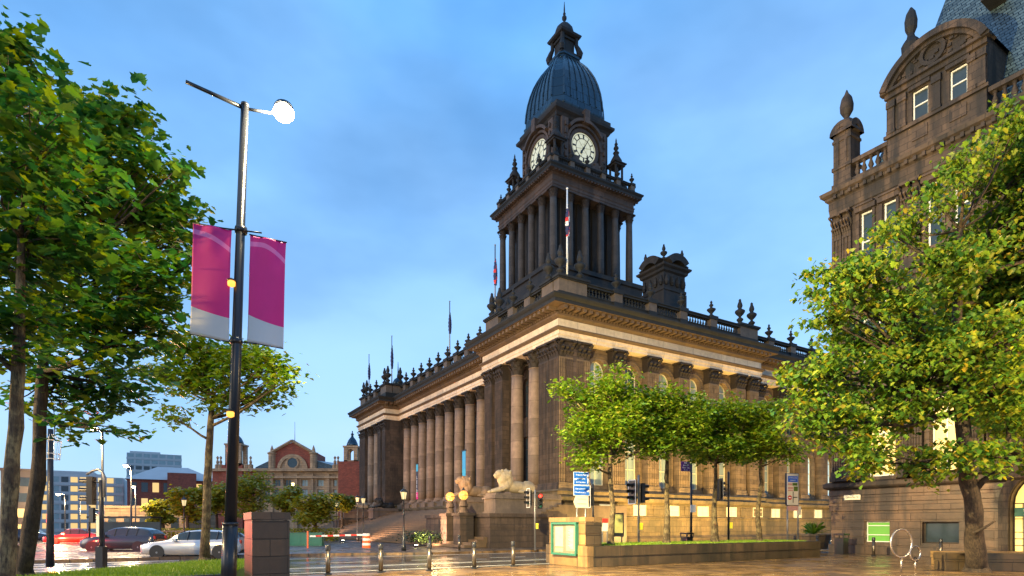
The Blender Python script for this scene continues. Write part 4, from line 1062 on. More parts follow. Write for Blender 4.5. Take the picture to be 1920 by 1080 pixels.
# ------------------------------------------------------------------ ring cycle stands
def ringstand(px, Y, zc, R1, label, rot):
    t = thing('cycle_stand', label, 'cycle stand', Vector(((px-960)/F*Y,Y,0)), rot, 'ring cycle stands')
    m = MB(); m.smooth = True; m.tube([(R1*math.cos(a),0,zc+R1*math.sin(a)) for a in [2*PI*k/32 for k in range(33)]], .033, 8, cap=False); m.obj('ring', 'steel2', t)
    m = MB(); m.smooth = True; m.tube([(0,0,0),(0,0,zc-R1)], .028, 8); m.obj('post', 'steel2', t); return t
M['steel2'] = plain('polished_steel', (.5,.42,.36), .25, .85, noise=.15)
t1 = ringstand(1690,20.0,.99,.48,'large steel ring cycle stand on the plaza at right',R_(18))
t2 = ringstand(1716,20.6,.62,.25,'small steel ring cycle stand with lock beside the large ring',R_(18))
m = MB(); m.smooth = True; m.tube([(.02+.06*math.cos(a),.02,.38+.09*math.sin(a)) for a in [2*PI*k/12 for k in range(13)]], .02, 6, cap=False); o = m.obj('cable_lock', 'blk'); o.location = t2.location; tag(o,'black cable lock hanging on the small ring stand','lock')
# stone bench blocks at right edge
def stoneblock(name,label,P,ln,wd,h,mat='blockdk'):
    t = thing(name,label,'stone bench',P,R_(-8)); m = MB(); m.box(0,ln,0,wd,0,h*.52-.01); m.box(-.02,ln+.02,-.02,wd+.02,h*.52,h); m.obj('block',mat,t); return t
stoneblock('stone_bench','low stone bench block behind the large tree trunk',Vector((15.3,20.7,0)),4.5,.7,.62)
stoneblock('stone_bench','farther stone bench block near the arched entrance',Vector((17.2,23.6,0)),5,.6,.55,'block')
# bins, kiosk box, planter pot
def litterbin(P,label):
    t = thing('litter_bin',label,'litter bin',P,TH); m = MB(); m.box(-.25,.25,-.25,.25,0,.85); m.box(-.28,.28,-.28,.28,.86,.9); m.obj('body','blk',t)
    m = MB(); m.box(-.3,.3,-.3,.3,1.05,1.15); 
    for a in(-.26,.26):
        for b in(-.26,.26): m.box(a-.02,a+.02,b-.02,b+.02,.9,1.05)
    m.obj('hood','blk',t)
litterbin(Vector((18.3,32.6,0)),'black litter bin standing against the sandstone building')
litterbin(Vector(((1288-960)/F*36,36,0)),'dark grey utility bin beyond the planter among the trees')
cb_ = thing('flower_tub','wooden tub holding a spiky yucca near the sandstone building','planter tub',Vector(((1525-960)/F*40,40,0)))
m = MB(); m.lathe([(.9,0),(1.15,.9),(1.15,1.0),(1.0,1.0)],seg=14); m.obj('tub','block',cb_)
m = MB(); rr = random.Random(5)
for k in range(60):
    a = rr.uniform(0,2*PI); e = rr.uniform(.2,1.4); L = rr.uniform(.8,1.4); d = Vector((math.cos(a)*math.cos(e),math.sin(a)*math.cos(e),math.sin(e)))
    sdv = Vector((-math.sin(a),math.cos(a),0))*.05; b = Vector((0,0,1.0)); m.add([b-sdv,b+sdv,b+d*L*.6+sdv*.8-Vector((0,0,.03)),b+d*L-Vector((0,0,.25*L)),b+d*L*.6-sdv*.8],[(0,1,2,3,4)])
m.obj('yucca','leaf_m',cb_)
# ------------------------------------------------------------------ trees
MAPLE = [(0,0),(.30,.10),(.22,.28),(.52,.42),(.30,.58),(.26,.82),(0,1.05)]   # half outline, mirrored
def leaves_mesh(name, pos, size, mat, rng, droop=.35, tilt=.8, simple=False):
    n = len(pos); half = np.array(MAPLE if not simple else [(0,0),(.42,.3),(.36,.7),(0,1.05)]); k = len(half)
    full = np.concatenate([half, half[1:-1][::-1]*[-1,1]]); m = len(full)
    az = rng.random(n)*2*PI; sc_ = size*(.5+.9*rng.random(n)**.8)
    dirv = np.stack([np.cos(az), np.sin(az), -droop+.5*(rng.random(n)-.5)], 1); dirv /= np.linalg.norm(dirv,axis=1)[:,None]
    up = np.stack([(rng.random(n)-.5)*tilt, (rng.random(n)-.5)*tilt, np.ones(n)],1)
    side = np.cross(dirv, up); side /= np.linalg.norm(side,axis=1)[:,None]; nrm = np.cross(side, dirv)
    fold = .22
    V = pos[:,None,:] + sc_[:,None,None]*(full[None,:,0,None]*side[:,None,:] + full[None,:,1,None]*dirv[:,None,:] + (np.abs(full[:,0])*fold - .25*full[:,1]**2*.4)[None,:,None]*nrm[:,None,:])
    V = V.reshape(-1,3)
    A_ = list(range(k)); B_ = [0]+[k-1]+list(range(k, m))
    base = np.arange(n)*m
    loops = np.concatenate([base[:,None]+np.array(A_), base[:,None]+np.array(B_)],1).reshape(-1)
    lt = np.tile([len(A_),len(B_)], n); ls = np.concatenate([[0],np.cumsum(lt)[:-1]])
    me = bpy.data.meshes.new(name); me.vertices.add(len(V)); me.vertices.foreach_set('co', V.astype(np.float32).ravel())
    me.loops.add(len(loops)); me.loops.foreach_set('vertex_index', loops.astype(np.int32))
    me.polygons.add(len(lt)); me.polygons.foreach_set('loop_start', ls.astype(np.int32)); me.polygons.foreach_set('loop_total', lt.astype(np.int32))
    me.update(calc_edges=True); me.validate(); me.materials.append(M[mat]); return me
def tree(name, label, base, trunk, lobes, nleaf, lsize, leaf, bark='bark', group=None, seed=1, clus=.38, per=14, flat=.55, simple=False, tr=None, cat='tree', droop=.35, extra=()):
    """trunk: list of (point, radius) from the ground; lobes: (x,y,z,r)"""
    rng = np.random.default_rng(seed); rr = random.Random(seed)
    t = thing(name, label, cat, base, 0, group); base = Vector(base)
    m = MB(); m.smooth = True
    tp = [Vector(p)-base for p,_ in trunk]; trd = [r for _,r in trunk]
    pts = []; rad = []
    for i in range(len(tp)-1):
        for q in range(4):
            f = q/4; pts.append(tp[i].lerp(tp[i+1],f)+Vector((rr.uniform(-1,1),rr.uniform(-1,1),0))*trd[i]*.12); rad.append((trd[i]*(1-f)+trd[i+1]*f)*(1+rr.uniform(-.07,.07)))
    pts.append(tp[-1]); rad.append(trd[-1]); m.tube(pts, rad, 12)
    m.lathe([(trd[0]*1.8,-.15),(trd[0]*1.45,.02),(trd[0]*1.15,.16),(trd[0]*1.02,.4),(trd[0]*.9,.75)], tp[0].x, tp[0].y, 12, tp[0].z, caps=False)
    vol = sum(l[3]**2.4 for l in lobes); P = []
    zlo = tp[-1].z*.55+tp[0].z*.45
    for lx,ly,lz,lr in lobes:
        c = Vector((lx,ly,lz))-base
        # limb from the trunk
        cand = [q for q in range(len(pts)) if pts[q].z > min(zlo, c.z)] or [len(pts)-1]
        s = min(cand, key=lambda q: (pts[q]-c).length + .9*abs(pts[q].z-(c.z-.55*(Vector((c.x,c.y))-Vector((pts[q].x,pts[q].y))).length)))
        a = pts[s]; r0 = min(rad[s]*.6, .03+lr*.045); mid = a.lerp(c,.5)+Vector((rr.uniform(-.2,.2),rr.uniform(-.2,.2),-.12*(c-a).length+.1))*min(1,lr)
        L = [a, a.lerp(mid,.5)+Vector((0,0,-.03)), mid, mid.lerp(c,.5), c]; m.tube(L, [r0,r0*.85,r0*.7,r0*.55,r0*.35], 6)
        nl = int(nleaf*lr**2.4/vol); nc = max(3,int(nl/per))
        for q in range(nc):
            d = Vector((rr.gauss(0,1),rr.gauss(0,1),rr.gauss(0,1))).normalized(); rd = lr*(rr.random()**.45)*(1+rr.uniform(-.12,.16))
            e = c+Vector((d.x*rd,d.y*rd,d.z*rd*.85))
            if q % 3 == 0 or nc < 12:
                b0_ = a.lerp(c, rr.uniform(.45,1)); mm = b0_.lerp(e,.5)+Vector((0,0,rr.uniform(-.1,.15)))
                m.tube([b0_,mm,e], [r0*.3+.006,r0*.2+.004,.005], 4, cap=False)
            k = per+rr.randint(-4,4); g = rng.normal(0,1,(k,3))*[clus,clus,clus*flat]; P.append(g+np.array(e))
    for pts_, rs_ in extra: m.tube([Vector(q)-base for q in pts_], rs_, 8)
    m.obj('trunk', bark, t)
    me = leaves_mesh('crown', np.concatenate(P), lsize, leaf, rng, simple=simple, droop=droop)
    o = bpy.data.objects.new('crown', me); col.objects.link(o); o.parent = t
    return t
def LB(px,py,Y,rp): p = at(px,py,Y); return (p.x,p.y,p.z,rp*Y/F)
# big tree at right
Yb = 19.5
raw = [(1512,548,30),(1536,520,26),(1535,590,36),(1585,540,60),(1640,500,60),(1700,440,62),(1755,370,60),(1800,300,55),(1850,330,70),(1905,235,55),(1950,300,110),(1900,430,100),(1790,500,90),(1690,560,80),(1620,640,90),(1545,690,70),(1495,715,34),(1520,780,50),(1585,790,80),(1640,850,60),(1700,720,110),(1770,850,60),(1840,640,110),(1900,740,110),(1980,600,180),(2050,420,150),(1850,850,55),(1720,880,36),(1600,870,40),(1740,640,90),(1960,850,80),(1660,430,34),(1612,480,30)]
rr = random.Random(12)
lob = [LB(x+rr.uniform(-8,8),y+rr.uniform(-8,8),Yb+rr.uniform(-1.8,1.8)*(1 if r>50 else .5),r*rr.uniform(.68,.98)) for x,y,r in raw]+[LB(1780,600,Yb+3,90),LB(1870,520,Yb+3,120),LB(1900,720,Yb+3.2,110)]
tp = [(gnd(1831,1072),.30),(at(1826,960,Yb),.25),(at(1808,850,Yb),.235),(at(1800,740,Yb),.20),(at(1795,610,Yb),.15),(at(1800,430,Yb),.08)]
tree('maple_tree','big autumn-tinted maple tree on the plaza at right','' and 0 or gnd(1831,1072),tp,lob,66000,.155,'leaf_r','bark',seed=5,clus=.22,per=22,droop=.7,extra=(([at(1822,925,Yb),at(1845,900,Yb-.2),at(1878,880,Yb-.3),at(1893,850,Yb-.3),at(1890,800,Yb)],[.12,.09,.08,.075,.06]),([at(1825,1000,Yb),at(1845,990,Yb-.2),at(1866,977,Yb-.3)],[.05,.04,.03])))
# left trees
def lobes(raw,Y,dy,seed): r = random.Random(seed); return [LB(x,y,Y+r.uniform(-dy,dy),q) for x,y,q in raw]
raw1 = [(-60,150,120),(20,140,95),(75,210,80),(20,300,110),(110,330,95),(-40,450,130),(60,480,100),(-80,620,120),(30,620,80),(140,450,70)]
Y1 = 9.6; b1 = gnd(8,1080,.38); b1 = Vector((-8.3,9.6,.38))
tree('maple_tree','nearest maple tree at the extreme left edge with pale lichened trunk',b1,[(b1,.12),(at(22,900,Y1),.11),(at(35,700,Y1),.09),(at(40,450,Y1),.05)],lobes(raw1,Y1,.9,2),4600,.185,'leaf_l','barkmoss',seed=21,clus=.21,per=12,flat=.3,droop=.28)
raw2 = [(210,210,65),(150,270,80),(225,270,56),(280,300,54),(322,325,34),(120,400,100),(220,400,90),(310,400,70),(330,455,40),(368,488,20),(200,520,100),(290,520,70),(110,600,90),(220,640,80),(290,600,50),(170,740,60),(240,720,50),(90,740,60),(185,200,36),(120,800,34),(215,810,30)]
Y2 = 13.6; b2 = Vector((-11.5,13.8,.38))
tree('maple_tree','second maple tree from the left with slender brown trunk on the lawn',b2,[(b2,.17),(at(70,900,Y2),.15),(at(76,740,Y2),.12),(at(90,560,Y2),.08),(at(130,400,Y2),.05)],lobes(raw2,Y2,1.1,4),8600,.20,'leaf_l','bark',seed=22,clus=.25,per=13,flat=.28,droop=.28)
raw3 = [(330,655,40),(390,665,50),(450,680,45),(505,690,38),(540,710,26),(350,720,45),(420,740,45),(490,745,36),(320,780,26),(300,700,34),(545,690,18),(465,660,34),(380,700,40)]
Y3 = 19.3; b3 = gnd(384,1053,.38)
tree('maple_tree','small yellow-green maple tree on the lawn behind the banner pole',b3,[(b3,.15),(at(390,900,Y3),.12),(at(394,800,Y3),.10),(at(400,740,Y3),.06)],lobes(raw3,Y3,.9,6),5200,.165,'leaf_m','barkmoss',seed=23,clus=.27,per=9,flat=.35)
# row of four trees in the planter
ss = [2.13,5.39,8.58,11.9]
lbl = ['leftmost of the row of clipped trees in the planter, brightest yellow-green crown','second tree of the row in the planter, from the left','third tree of the row in the planter, from the left','rightmost tree of the row in the planter, beside the big maple']
for i,s in enumerate(ss):
    b = wl(s,1.5,.76); rr = random.Random(40+i); D = b.y
    lo = []
    for k in range(13):
        a = 2*PI*k/7+rr.uniform(-.3,.3); R0 = (1.45 if k < 7 else .85)*rr.uniform(.65,1.2); z = (4.9+1.3*rr.random() if k < 7 else 6.5+rr.random()*.9)
        lo.append((b.x+R0*math.cos(a), b.y+R0*math.sin(a)*.9, z+(.0,.25,-.1,.2)[i], .78*rr.uniform(.6,1.25)))
    if i == 0: lo += [LB(1062,735,24,30),LB(1085,800,24,34),LB(1100,860,24,28)]
    lo += [(b.x,b.y,5.6,1.1)]
    tree('planter_tree', lbl[i], b, [(b,.13+.02*(i%3)),(b+Vector((.09-.06*i,0,1.5)),.11),(b+Vector((-.05+.05*i,.02,3.0)),.085+.01*(i%2)),(b+Vector((.05,0,4.6)),.06)], lo, 9500, .15, 'leaf_m', 'barkmoss', 'trees in the planter', seed=50+i, clus=.24, per=12, flat=.4)

# ------------------------------------------------------------------ tall banner pole with lamp
PB = Vector((-5.62,12.0,0)); 
lp = thing('lamp_post','tall dark lamp post with glaring floodlight carrying two magenta banners','lamp post',PB)
foot = at(427,1085,12.0)-PB; top = at(459,197,12.0)-PB
foot.z = 0
m = MB(); m.smooth = True; jn = foot.lerp(top,.16)
m.tube([foot,jn],[.15,.145],20); m.tube([jn+Vector((0,0,-.02)),foot.lerp(top,.5),top],[.118,.098,.075],20); m.lathe([(.155,-.03),(.155,.03)],jn.x,jn.y,20,jn.z); m.lathe([(.08,-.02),(.075,.03),(.02,.05)],top.x,top.y,16,top.z)
m.obj('pole','metal',lp)
ea = Vector(((348-960)/F*11.4,11.4,top.z+.0))-PB; ea = at(348,153,11.4)-PB; eb = at(507,212,12.3)-PB
m = MB(); m.smooth = True; tz = top-Vector((0,0,.07)); m.tube([ea,tz],[.035,.04],8); m.tube([tz,eb],[.03,.03],8); m.obj('arm','metal',lp)
hd = at(532,216,12.4)-PB
m = MB(); ax = (eb-tz).normalized(); fw_ = Vector((.15,-.85,-.5)).normalized(); u = fw_.cross(Vector((0,0,1))).normalized(); v = u.cross(fw_)
m.lathe([(.05,.36),(.16,.33),(.2,.26),(.19,.21)],hd.x,hd.y,16,hd.z-.1); m.tube([eb, hd+Vector((0,0,.2))],.03,8); lh = m.obj('lamp_head','metal',lp)
m = MB(); m.smooth = True; m.lathe([(.02,0),(.13,.02),(.19,.08),(.21,.16),(.18,.24),(.1,.3)],seg=24); lg = m.obj('lamp_glass','e_head',lh,hd-Vector((0,0,.1)))
spot('lamp_light', PB+hd+Vector((.35,.12,-.1)), PB+hd+Vector((17,15,-2.6)), 22000, (1,.78,.36), 168, .15, .8)
point_light('lamp_light', PB+hd+Vector((.1,-.22,-.1)), 450, (1,.8,.45), .1, None)
# banners: top brackets
def banner(name,label,pxl,pxr,ytl,ytr,ybl,ybr,Y,side):
    t = thing(name,label,'banner',(0,0,0),0,'magenta banners on the lamp post')
    A = at(pxl,ytl,Y); B = at(pxr,ytr,Y+(.12 if side>0 else -.12)*1); 
    W = (B-A); H = A.z-at(pxl,ybl,Y).z; 
    nx = 26
    def PT(u,v):
        p = A+W*u; sway = .05*math.sin(u*5+v*3)*v*.6+.035*math.sin((u+v*.4)*9)*max(0,1-v*3.5)
        return Vector((p.x-(.024*H*v*1.2), p.y+sway, p.z-H*v*(1)))
    def VB(u): 
        t = (.09+.21*(u-.25)**2) if side>0 else (.09+.12*u*u); b_ = (.80-.06*(1-u)**2) if side>0 else (.79-.045*(1-u)**2)
        return [0,t-.045,t,b_,1]
    m = MB(); m.smooth = True; nr = (6,3,30,8); 
    for i in range(nx+1):
        u = i/nx; vb = VB(u); rows = []
        for q in range(4): rows += [vb[q]+(vb[q+1]-vb[q])*k/nr[q] for k in range(nr[q])]
        rows.append(1.0); R_n = len(rows); m.v += [tuple(PT(u,v)) for v in rows]
    mid_ = [0]*nr[0]+[1]*nr[1]+[0]*nr[2]+[2]*nr[3]
    for i in range(nx):
        for j in range(R_n-1): m.f.append([i*R_n+j,(i+1)*R_n+j,(i+1)*R_n+j+1,i*R_n+j+1]); m.fm.append(mid_[j]); m.sm.append(True)
    o = m.obj('cloth',['magenta','pink','bgrey'],t); sd_ = o.modifiers.new('t','SOLIDIFY'); sd_.thickness = .006
    m = MB(); m.smooth = True
    px_ = PT(0,0),PT(1,0); m.tube([px_[0]-(px_[1]-px_[0])*(.02 if side>0 else .0)+Vector((0,0,.012)),px_[1]+Vector((0,0,.012))+(px_[1]-px_[0])*.02],.014,6); m.obj('top_rod','metal',t)
    m = MB(); m.smooth = True; q0,q1 = PT(0,1),PT(1,1); m.tube([q0,q1],.012,6); m.obj('bottom_rod','metal',t)
    return t
banner('banner','magenta and grey banner on the left side of the lamp post',362,434,419,431,626,637,12.0,-1)
banner('banner','magenta and grey banner on the right side of the lamp post',469,536,441,455,641,649,12.0,1)
for py,px in ((432,452),(640,443)):
    m = MB(); m.smooth = True; p = at(px,py,12)-PB; m.lathe([(.115,-.06),(.125,0),(.115,.06)],p.x,p.y,16,p.z); 
    for s_ in (-1,1): m.tube([p,p+Vector((s_*.42,0,-.05*s_))],.016,6)
    m.obj('bracket','metal',lp)
for px,py in ((434,531),(432,776)):
    t = thing('marker_lamp','small lit lamp strapped to the post %s' % ('between the two banners' if py < 600 else 'below the banners'),'lamp',at(px,py,11.87))
    m = MB(); m.smooth = True; m.lathe([(.02,-.075),(.07,-.05),(.075,.03),(.05,.05)],seg=12); m.obj('glass','e_globe',t)
    m = MB(); m.lathe([(.08,.045),(.085,.065),(.03,.1)],seg=12); m.obj('cap','blk',t)
# ------------------------------------------------------------------ street lamps (tall columns)
def street_lamp(label, P, h, arm=1.1, adir=(-1,0,0), watts=0, glass='e_lamp', r=.07, c=(1,.7,.35), sz=.2):
    t = thing('street_lamp',label,'street lamp',P,0,'tall street lamps'); ad = Vector(adir)
    m = MB(); m.smooth = True; m.tube([(0,0,0),(0,0,1.2),(0,0,1.25),(0,0,h)],[r*1.6,r*1.5,r,r*.7],10); m.tube([Vector((0,0,h-.25)),Vector((0,0,h))+ad*.2,ad*arm+Vector((0,0,h+.1))],r*.45,6); m.obj('pole','metal',t)
    m = MB(); m.smooth = True; m.lathe([(sz*.4,.1),(sz,.04),(sz*1.05,0)],ad.x*(arm+.1),ad.y*(arm+.1),12,h+.02); hh = m.obj('lamp_head','metal',t)
    m = MB(); m.smooth = True; m.lathe([(sz*.95,0),(sz*.8,-.1),(sz*.3,-.16)],ad.x*(arm+.1),ad.y*(arm+.1),12,h+.015); m.obj('lamp_glass',glass,hh)
    if watts: point_light('lamp_light', Vector(P)+ad*(arm+.1)+Vector((0,0,h-.35)), watts, c, .15)
    return t
def gl(px,pyb,Y): return Vector(((px-960)/F*Y,Y,0))
street_lamp('street lamp with glowing head above the signal at far left', gl(192,0,29),6.4,.3,(-1,0,0),900)
street_lamp('distant street lamp in front of the tower block', gl(246,0,45),6.2,.3,(-1,0,0),900)
street_lamp('distant lower street lamp right of the tower-block one', gl(254,0,62),5.7,.2,(-.6,0,0),900)
street_lamp('distant street lamp before the office with lit windows', gl(122,0,60),4.8,.6,(-1,0,0),900)
street_lamp('thin distant street lamp between the two left trees', gl(150,0,70),5.0,.8,(1,0,0),900)
# lamps standing behind the photographer and at the right, lighting the plaza
street_lamp('plaza lamp post out of frame to the left of the lawn', Vector((-21,12,0)),8,.9,(1,0,0),3200,c=(1,.64,.24))
street_lamp('plaza lamp post behind the viewpoint, left side', Vector((-9,-8,0)),8,.9,(1,0,0),700,c=(1,.64,.26))
street_lamp('plaza lamp post out of frame to the right near the stone benches', Vector((20.5,15,0)),6.5,.9,(-1,0,0),1900,c=(1,.66,.26))
# ------------------------------------------------------------------ Victorian lanterns
def lantern(label, px, py0, Y, h):
    t = thing('lantern_post',label,'lantern post',Vector(((px-960)/F*Y,Y,0)),0,'old lantern posts by the steps')
    m = MB(); m.smooth = True; m.lathe([(.16,0),(.16,.3),(.1,.4),(.09,.9),(.06,1.0),(.045,h*.55),(.07,h*.57),(.05,h*.6),(.04,h-.75),(.09,h-.7)],seg=10); m.obj('post','metal',t)
    m = MB(); m.lathe([(.12,h-.7),(.20,h-.27)],seg=6,caps=True); m.obj('lantern_glass','e_pale',t)
    m = MB(); m.lathe([(.25,h-.27),(.25,h-.22),(.1,h-.08),(.05,h-.05),(.05,h),(.02,h+.1)],seg=6)
    for k in range(6):
        a = 2*PI*k/6; m.tube([(.125*math.cos(a),.125*math.sin(a),h-.7),(.205*math.cos(a),.205*math.sin(a),h-.27)],.012,4)
    m.obj('lantern_cap','blk',t); return t
lantern('old lantern post standing in front of the grand steps',757,1033,37,3.95)
lantern('old lantern post beside the striped barrier post, right of its twin',681,1018,53,4.3)
lantern('old lantern post left of its twin near the far lion',670,1010,60,4.7)
lantern('far lantern post in front of the hospital trees',631,1003,66,4.4)
lantern('old lantern post behind the silver car',345,1000,45,3.8)
# twin globes on stone pedestals
for i,(px,Y,lb) in enumerate(((869,42.6,'right one of the two glowing globe lamps on stone pedestals'),(844,44.8,'left one of the two glowing globe lamps on stone pedestals'))):
    P = Vector(((px-960)/F*Y,Y,0)); t = thing('globe_lamp',lb,'globe lamp',P,TH,'globe lamps at the steps')
    m = MB(); m.box(-.55,.55,-.55,.55,0,2.3); m.box(-.65,.65,-.65,.65,2.3,2.5); m.lathe([(.42,2.5),(.3,2.65),(.26,2.9),(.34,3.0),(.26,3.25),(.2,3.45)],seg=12); m.obj('pedestal','th_front',t)
    m = MB(); m.smooth = True; m.lathe([(.35*math.sin(PI*k/12)+.001,-.35*math.cos(PI*k/12)) for k in range(13)],0,0,20,3.78); m.obj('globe','e_globe',t)
    m = MB(); m.lathe([(.36,3.76),(.36,3.8)],seg=20,caps=False)
    for k in range(4):
        a = PI*k/4; m.tube([(.355*math.sin(b)*math.cos(a),.355*math.sin(b)*math.sin(a),3.78-.355*math.cos(b)) for b in [2*PI*j/20 for j in range(21)]],.008,4,cap=False)
    m.lathe([(.1,4.12),(.12,4.18),(.03,4.35)],seg=8); m.obj('frame','metal',t)
    point_light('globe_light', P+Vector((-1.0,-1.2,3.9)), 130, (1,.62,.25), .3)
# ------------------------------------------------------------------ traffic signals
def signal(label, P, heads, h, box=True, blist=(), pole='grey', pr=.057):
    t = thing('traffic_signal',label,'traffic light',P,0,'traffic signals')
    m = MB(); m.smooth = True; m.lathe([(pr,0),(pr,h),(pr*.6,h+.02)],seg=12); m.obj('pole',pole,t)
    for (dx,dy,z,rot,lit,border) in heads:
        hd = MB(); hd.box(-.16,.16,0,.18,-.5,.5); 
        if border:
            hd.mi = 1
            for a,b,c_,d_ in ((-.3,-.26,-.62,.62),(.26,.3,-.62,.62),(-.3,.3,.58,.62),(-.3,.3,-.62,-.58)): hd.box(a,b,-.012,.0,c_,d_)
            hd.mi = 0; hd.box(-.3,.3,.002,.03,-.62,.62)
        o = hd.obj('signal_head',['blk','white'],t,(dx,dy,z),rot)
        for k,zz in enumerate((.32,0,-.32)):
            l = MB(); l.smooth = True
            for q in range(1): l.lathe([(.1,0),(.095,.01)],seg=16)
            le = l.obj('lens', 'e_red' if (lit and k == 0) else ('blk' if k<2 else 'green'), o, (0,-.03,zz)); le.rotation_euler = (PI/2,0,0)
            v = MB(); n = 10; v.add([(.12*math.cos(a),y,zz+.12*math.sin(a)) for y in (-.01,-.26) for a in [PI*(-.1+1.2*q/n) for q in range(n+1)]], [(q,q+1,q+n+2,q+n+1) for q in range(n)])
            v.obj('visor','blk',o)
    for z in blist:
        m = MB(); m.box(.07,.2,-.09,.09,z-.17,z+.17); m.obj('push_button_box','e_amber',t)
    m = MB(); m.smooth = True
    for (dx,dy,z,*_) in heads:
        for q in (-.3,.3): m.tube([(0,0,z+q),(dx,dy,z+q)],.018,6)
    m.obj('bracket','blk',t)
    return t
signal('slim signal post with red lit lamp near the lion plinth', gnd(1003,1032), [(-.42,.1,3.35,R_(-70),False,True),(.33,-.05,3.15,R_(8),True,False)], 3.85, blist=(1.55,))
signal('signal post with back-to-back black heads left of the planter trees', Vector(((1197.5-960)/F*30,30,0)), [(-.36,-.1,3.3,R_(-62),False,True),(.26,.05,3.25,R_(110),False,False)], 4.15, blist=(1.55,))
signal('signal post seen between the third and fourth planter trees', Vector(((1366-960)/F*33,33,0)), [(-.5,-.1,3.6,R_(100),False,True)], 4.6, blist=(1.6,), pole='blk')
signal('signal head half hidden behind the blue direction sign', Vector(((1112-960)/F*33,33,0)), [(-.25,0,3.2,R_(-75),False,True)], 3.9, pole='blk')
Pf = gnd(190,1069)
tS = signal('large signal with long hoods and curved arm at far left', Pf, [(-.42,-.05,2.83,R_(-80),False,False)], 3.2, blist=(), pole='metal', pr=.07)
m = MB(); m.smooth = True; m.tube([(.1,0,2.6),(.1,0,3.35),(.04,0,3.5),(-.1,0,3.6),(-.3,0,3.55),(-.52,0,3.42)],[.05,.05,.05,.045,.045,.045],8); m.obj('arm','grey',tS)
m = MB(); m.box(-.13,.13,-.13,.13,0,.85); m.obj('base_box','metal',tS)
m = MB(); m.box(-.105,-.01,-.11,-.08,1.2,1.95); m.obj('marker_plate','cream',tS)
t = signal('small red-lit signal beside the nearest tree at far left', Vector(((28-960)/F*34,34,0)), [(-.05,-.1,1.6,R_(-8),True,True)], 2.3)
signal('distant dark signal post on the junction at left', Vector(((168-960)/F*40,40,0)), [(.25,0,2.3,R_(170),False,False)], 2.9, pole='blk')
# mast with basket crown
ms = thing('camera_mast','tall pink-lit steel mast with a wire basket crown at left','mast',gnd(94,1063))
m = MB(); m.smooth = True; m.tube([(0,0,0),(0,0,2.2),(.02,0,5.3)],[.14,.11,.09],12); m.obj('pole','metal',ms)
m = MB(); m.smooth = True
for rz_,r0 in ((3.75,.3),(3.95,.3),(4.45,.36)): m.tube([(r0*math.cos(2*PI*k/16),r0*math.sin(2*PI*k/16),rz_+.4) for k in range(17)],.012,5,cap=False)
for k in range(12): a = 2*PI*k/12; m.tube([(.3*math.cos(a),.3*math.sin(a),4.12),(.36*math.cos(a),.36*math.sin(a),4.85),(.12*math.cos(a),.12*math.sin(a),5.1)],.01,4)
m.obj('basket','white',ms)
# ------------------------------------------------------------------ signs
st = thing('direction_sign','blue direction signs on two posts with a cream arrow plate below','road sign',Vector(((1090-960)/F*28,28,0)),R_(22))
m = MB(); m.smooth = True
for x in (-.2,.26): m.lathe([(.04,0),(.04,3.2)],x,.06,10)
m.obj('post','grey',st)
def plate(parent,name,x0,x1,z0,z1,face,border='white',bw=.018,y=0):
    m = MB(); m.mi = 0; m.box(x0,x1,y-.012,y+.012,z0,z1); m.mi = 1; m.box(x0+bw,x1-bw,y-.016,y-.012,z0+bw,z1-bw); return m.obj(name,[border,face],parent)
p1_ = plate(st,'sign_plate',-.42,.42,3.52,4.15,'blue')
for i,(s,x) in enumerate((('Becketts Park',-.02),('Headingley',-.04),('Universities',-.04))): text_into(p1_, s, .105, (x,-.02,4.0-.17*i), (PI/2,0,0), 'white')
def arrow(parent,x,z,h,w_=.05,y=-.02,mat='white'):
    m = MB(); m.add([(x-w_/2,y,z),(x+w_/2,y,z),(x+w_/2,y,z+h*.6),(x-w_/2,y,z+h*.6)],[(0,1,2,3)]); m.add([(x-w_*1.3,y,z+h*.58),(x+w_*1.3,y,z+h*.58),(x,y,z+h)],[(0,1,2)]); m.obj('arrow',mat,parent)
arrow(p1_,.34,3.6,.45)
def bike(parent,x,z,s=.07):
    m = MB(); m.smooth = True
    for a in (-s,s): m.tube([(x+a+s*.7*math.cos(2*PI*k/12),-.02,z+s*.7*math.sin(2*PI*k/12)) for k in range(13)],.008,4,cap=False)
    m.tube([(x-s,-.02,z),(x-.2*s,-.02,z+s),(x+.7*s,-.02,z+s),(x,-.02,z),(x-.2*s,-.02,z+s)],.008,4); m.tube([(x+s,-.02,z),(x+.6*s,-.02,z+1.5*s)],.008,4); m.obj('cycle_symbol','white',parent)
bike(p1_,-.34,3.78,.045)
p2_ = plate(st,'sign_plate',-.42,.45,3.02,3.5,'blue')
for i,s in enumerate(('Clarendon Rd','Woodhouse La')): text_into(p2_, s, .10, (-.06,-.02,3.34-.17*i), (PI/2,0,0), 'white')
bike(p2_,.36,3.22,.045)
m = MB(); m.prism([(-.42,2.72),(-.3,3.0),(.38,3.0),(.38,2.44),(-.3,2.44)], lambda p,t:(p[0],-.01+.02*t,p[1])); p3_ = m.obj('arrow_plate','cream',st)
for i in range(2): text_into(p3_, ('City Museum','City Varieties')[i], .09, (.02,-.014,2.85-.22*i), (PI/2,0,0), 'grey')
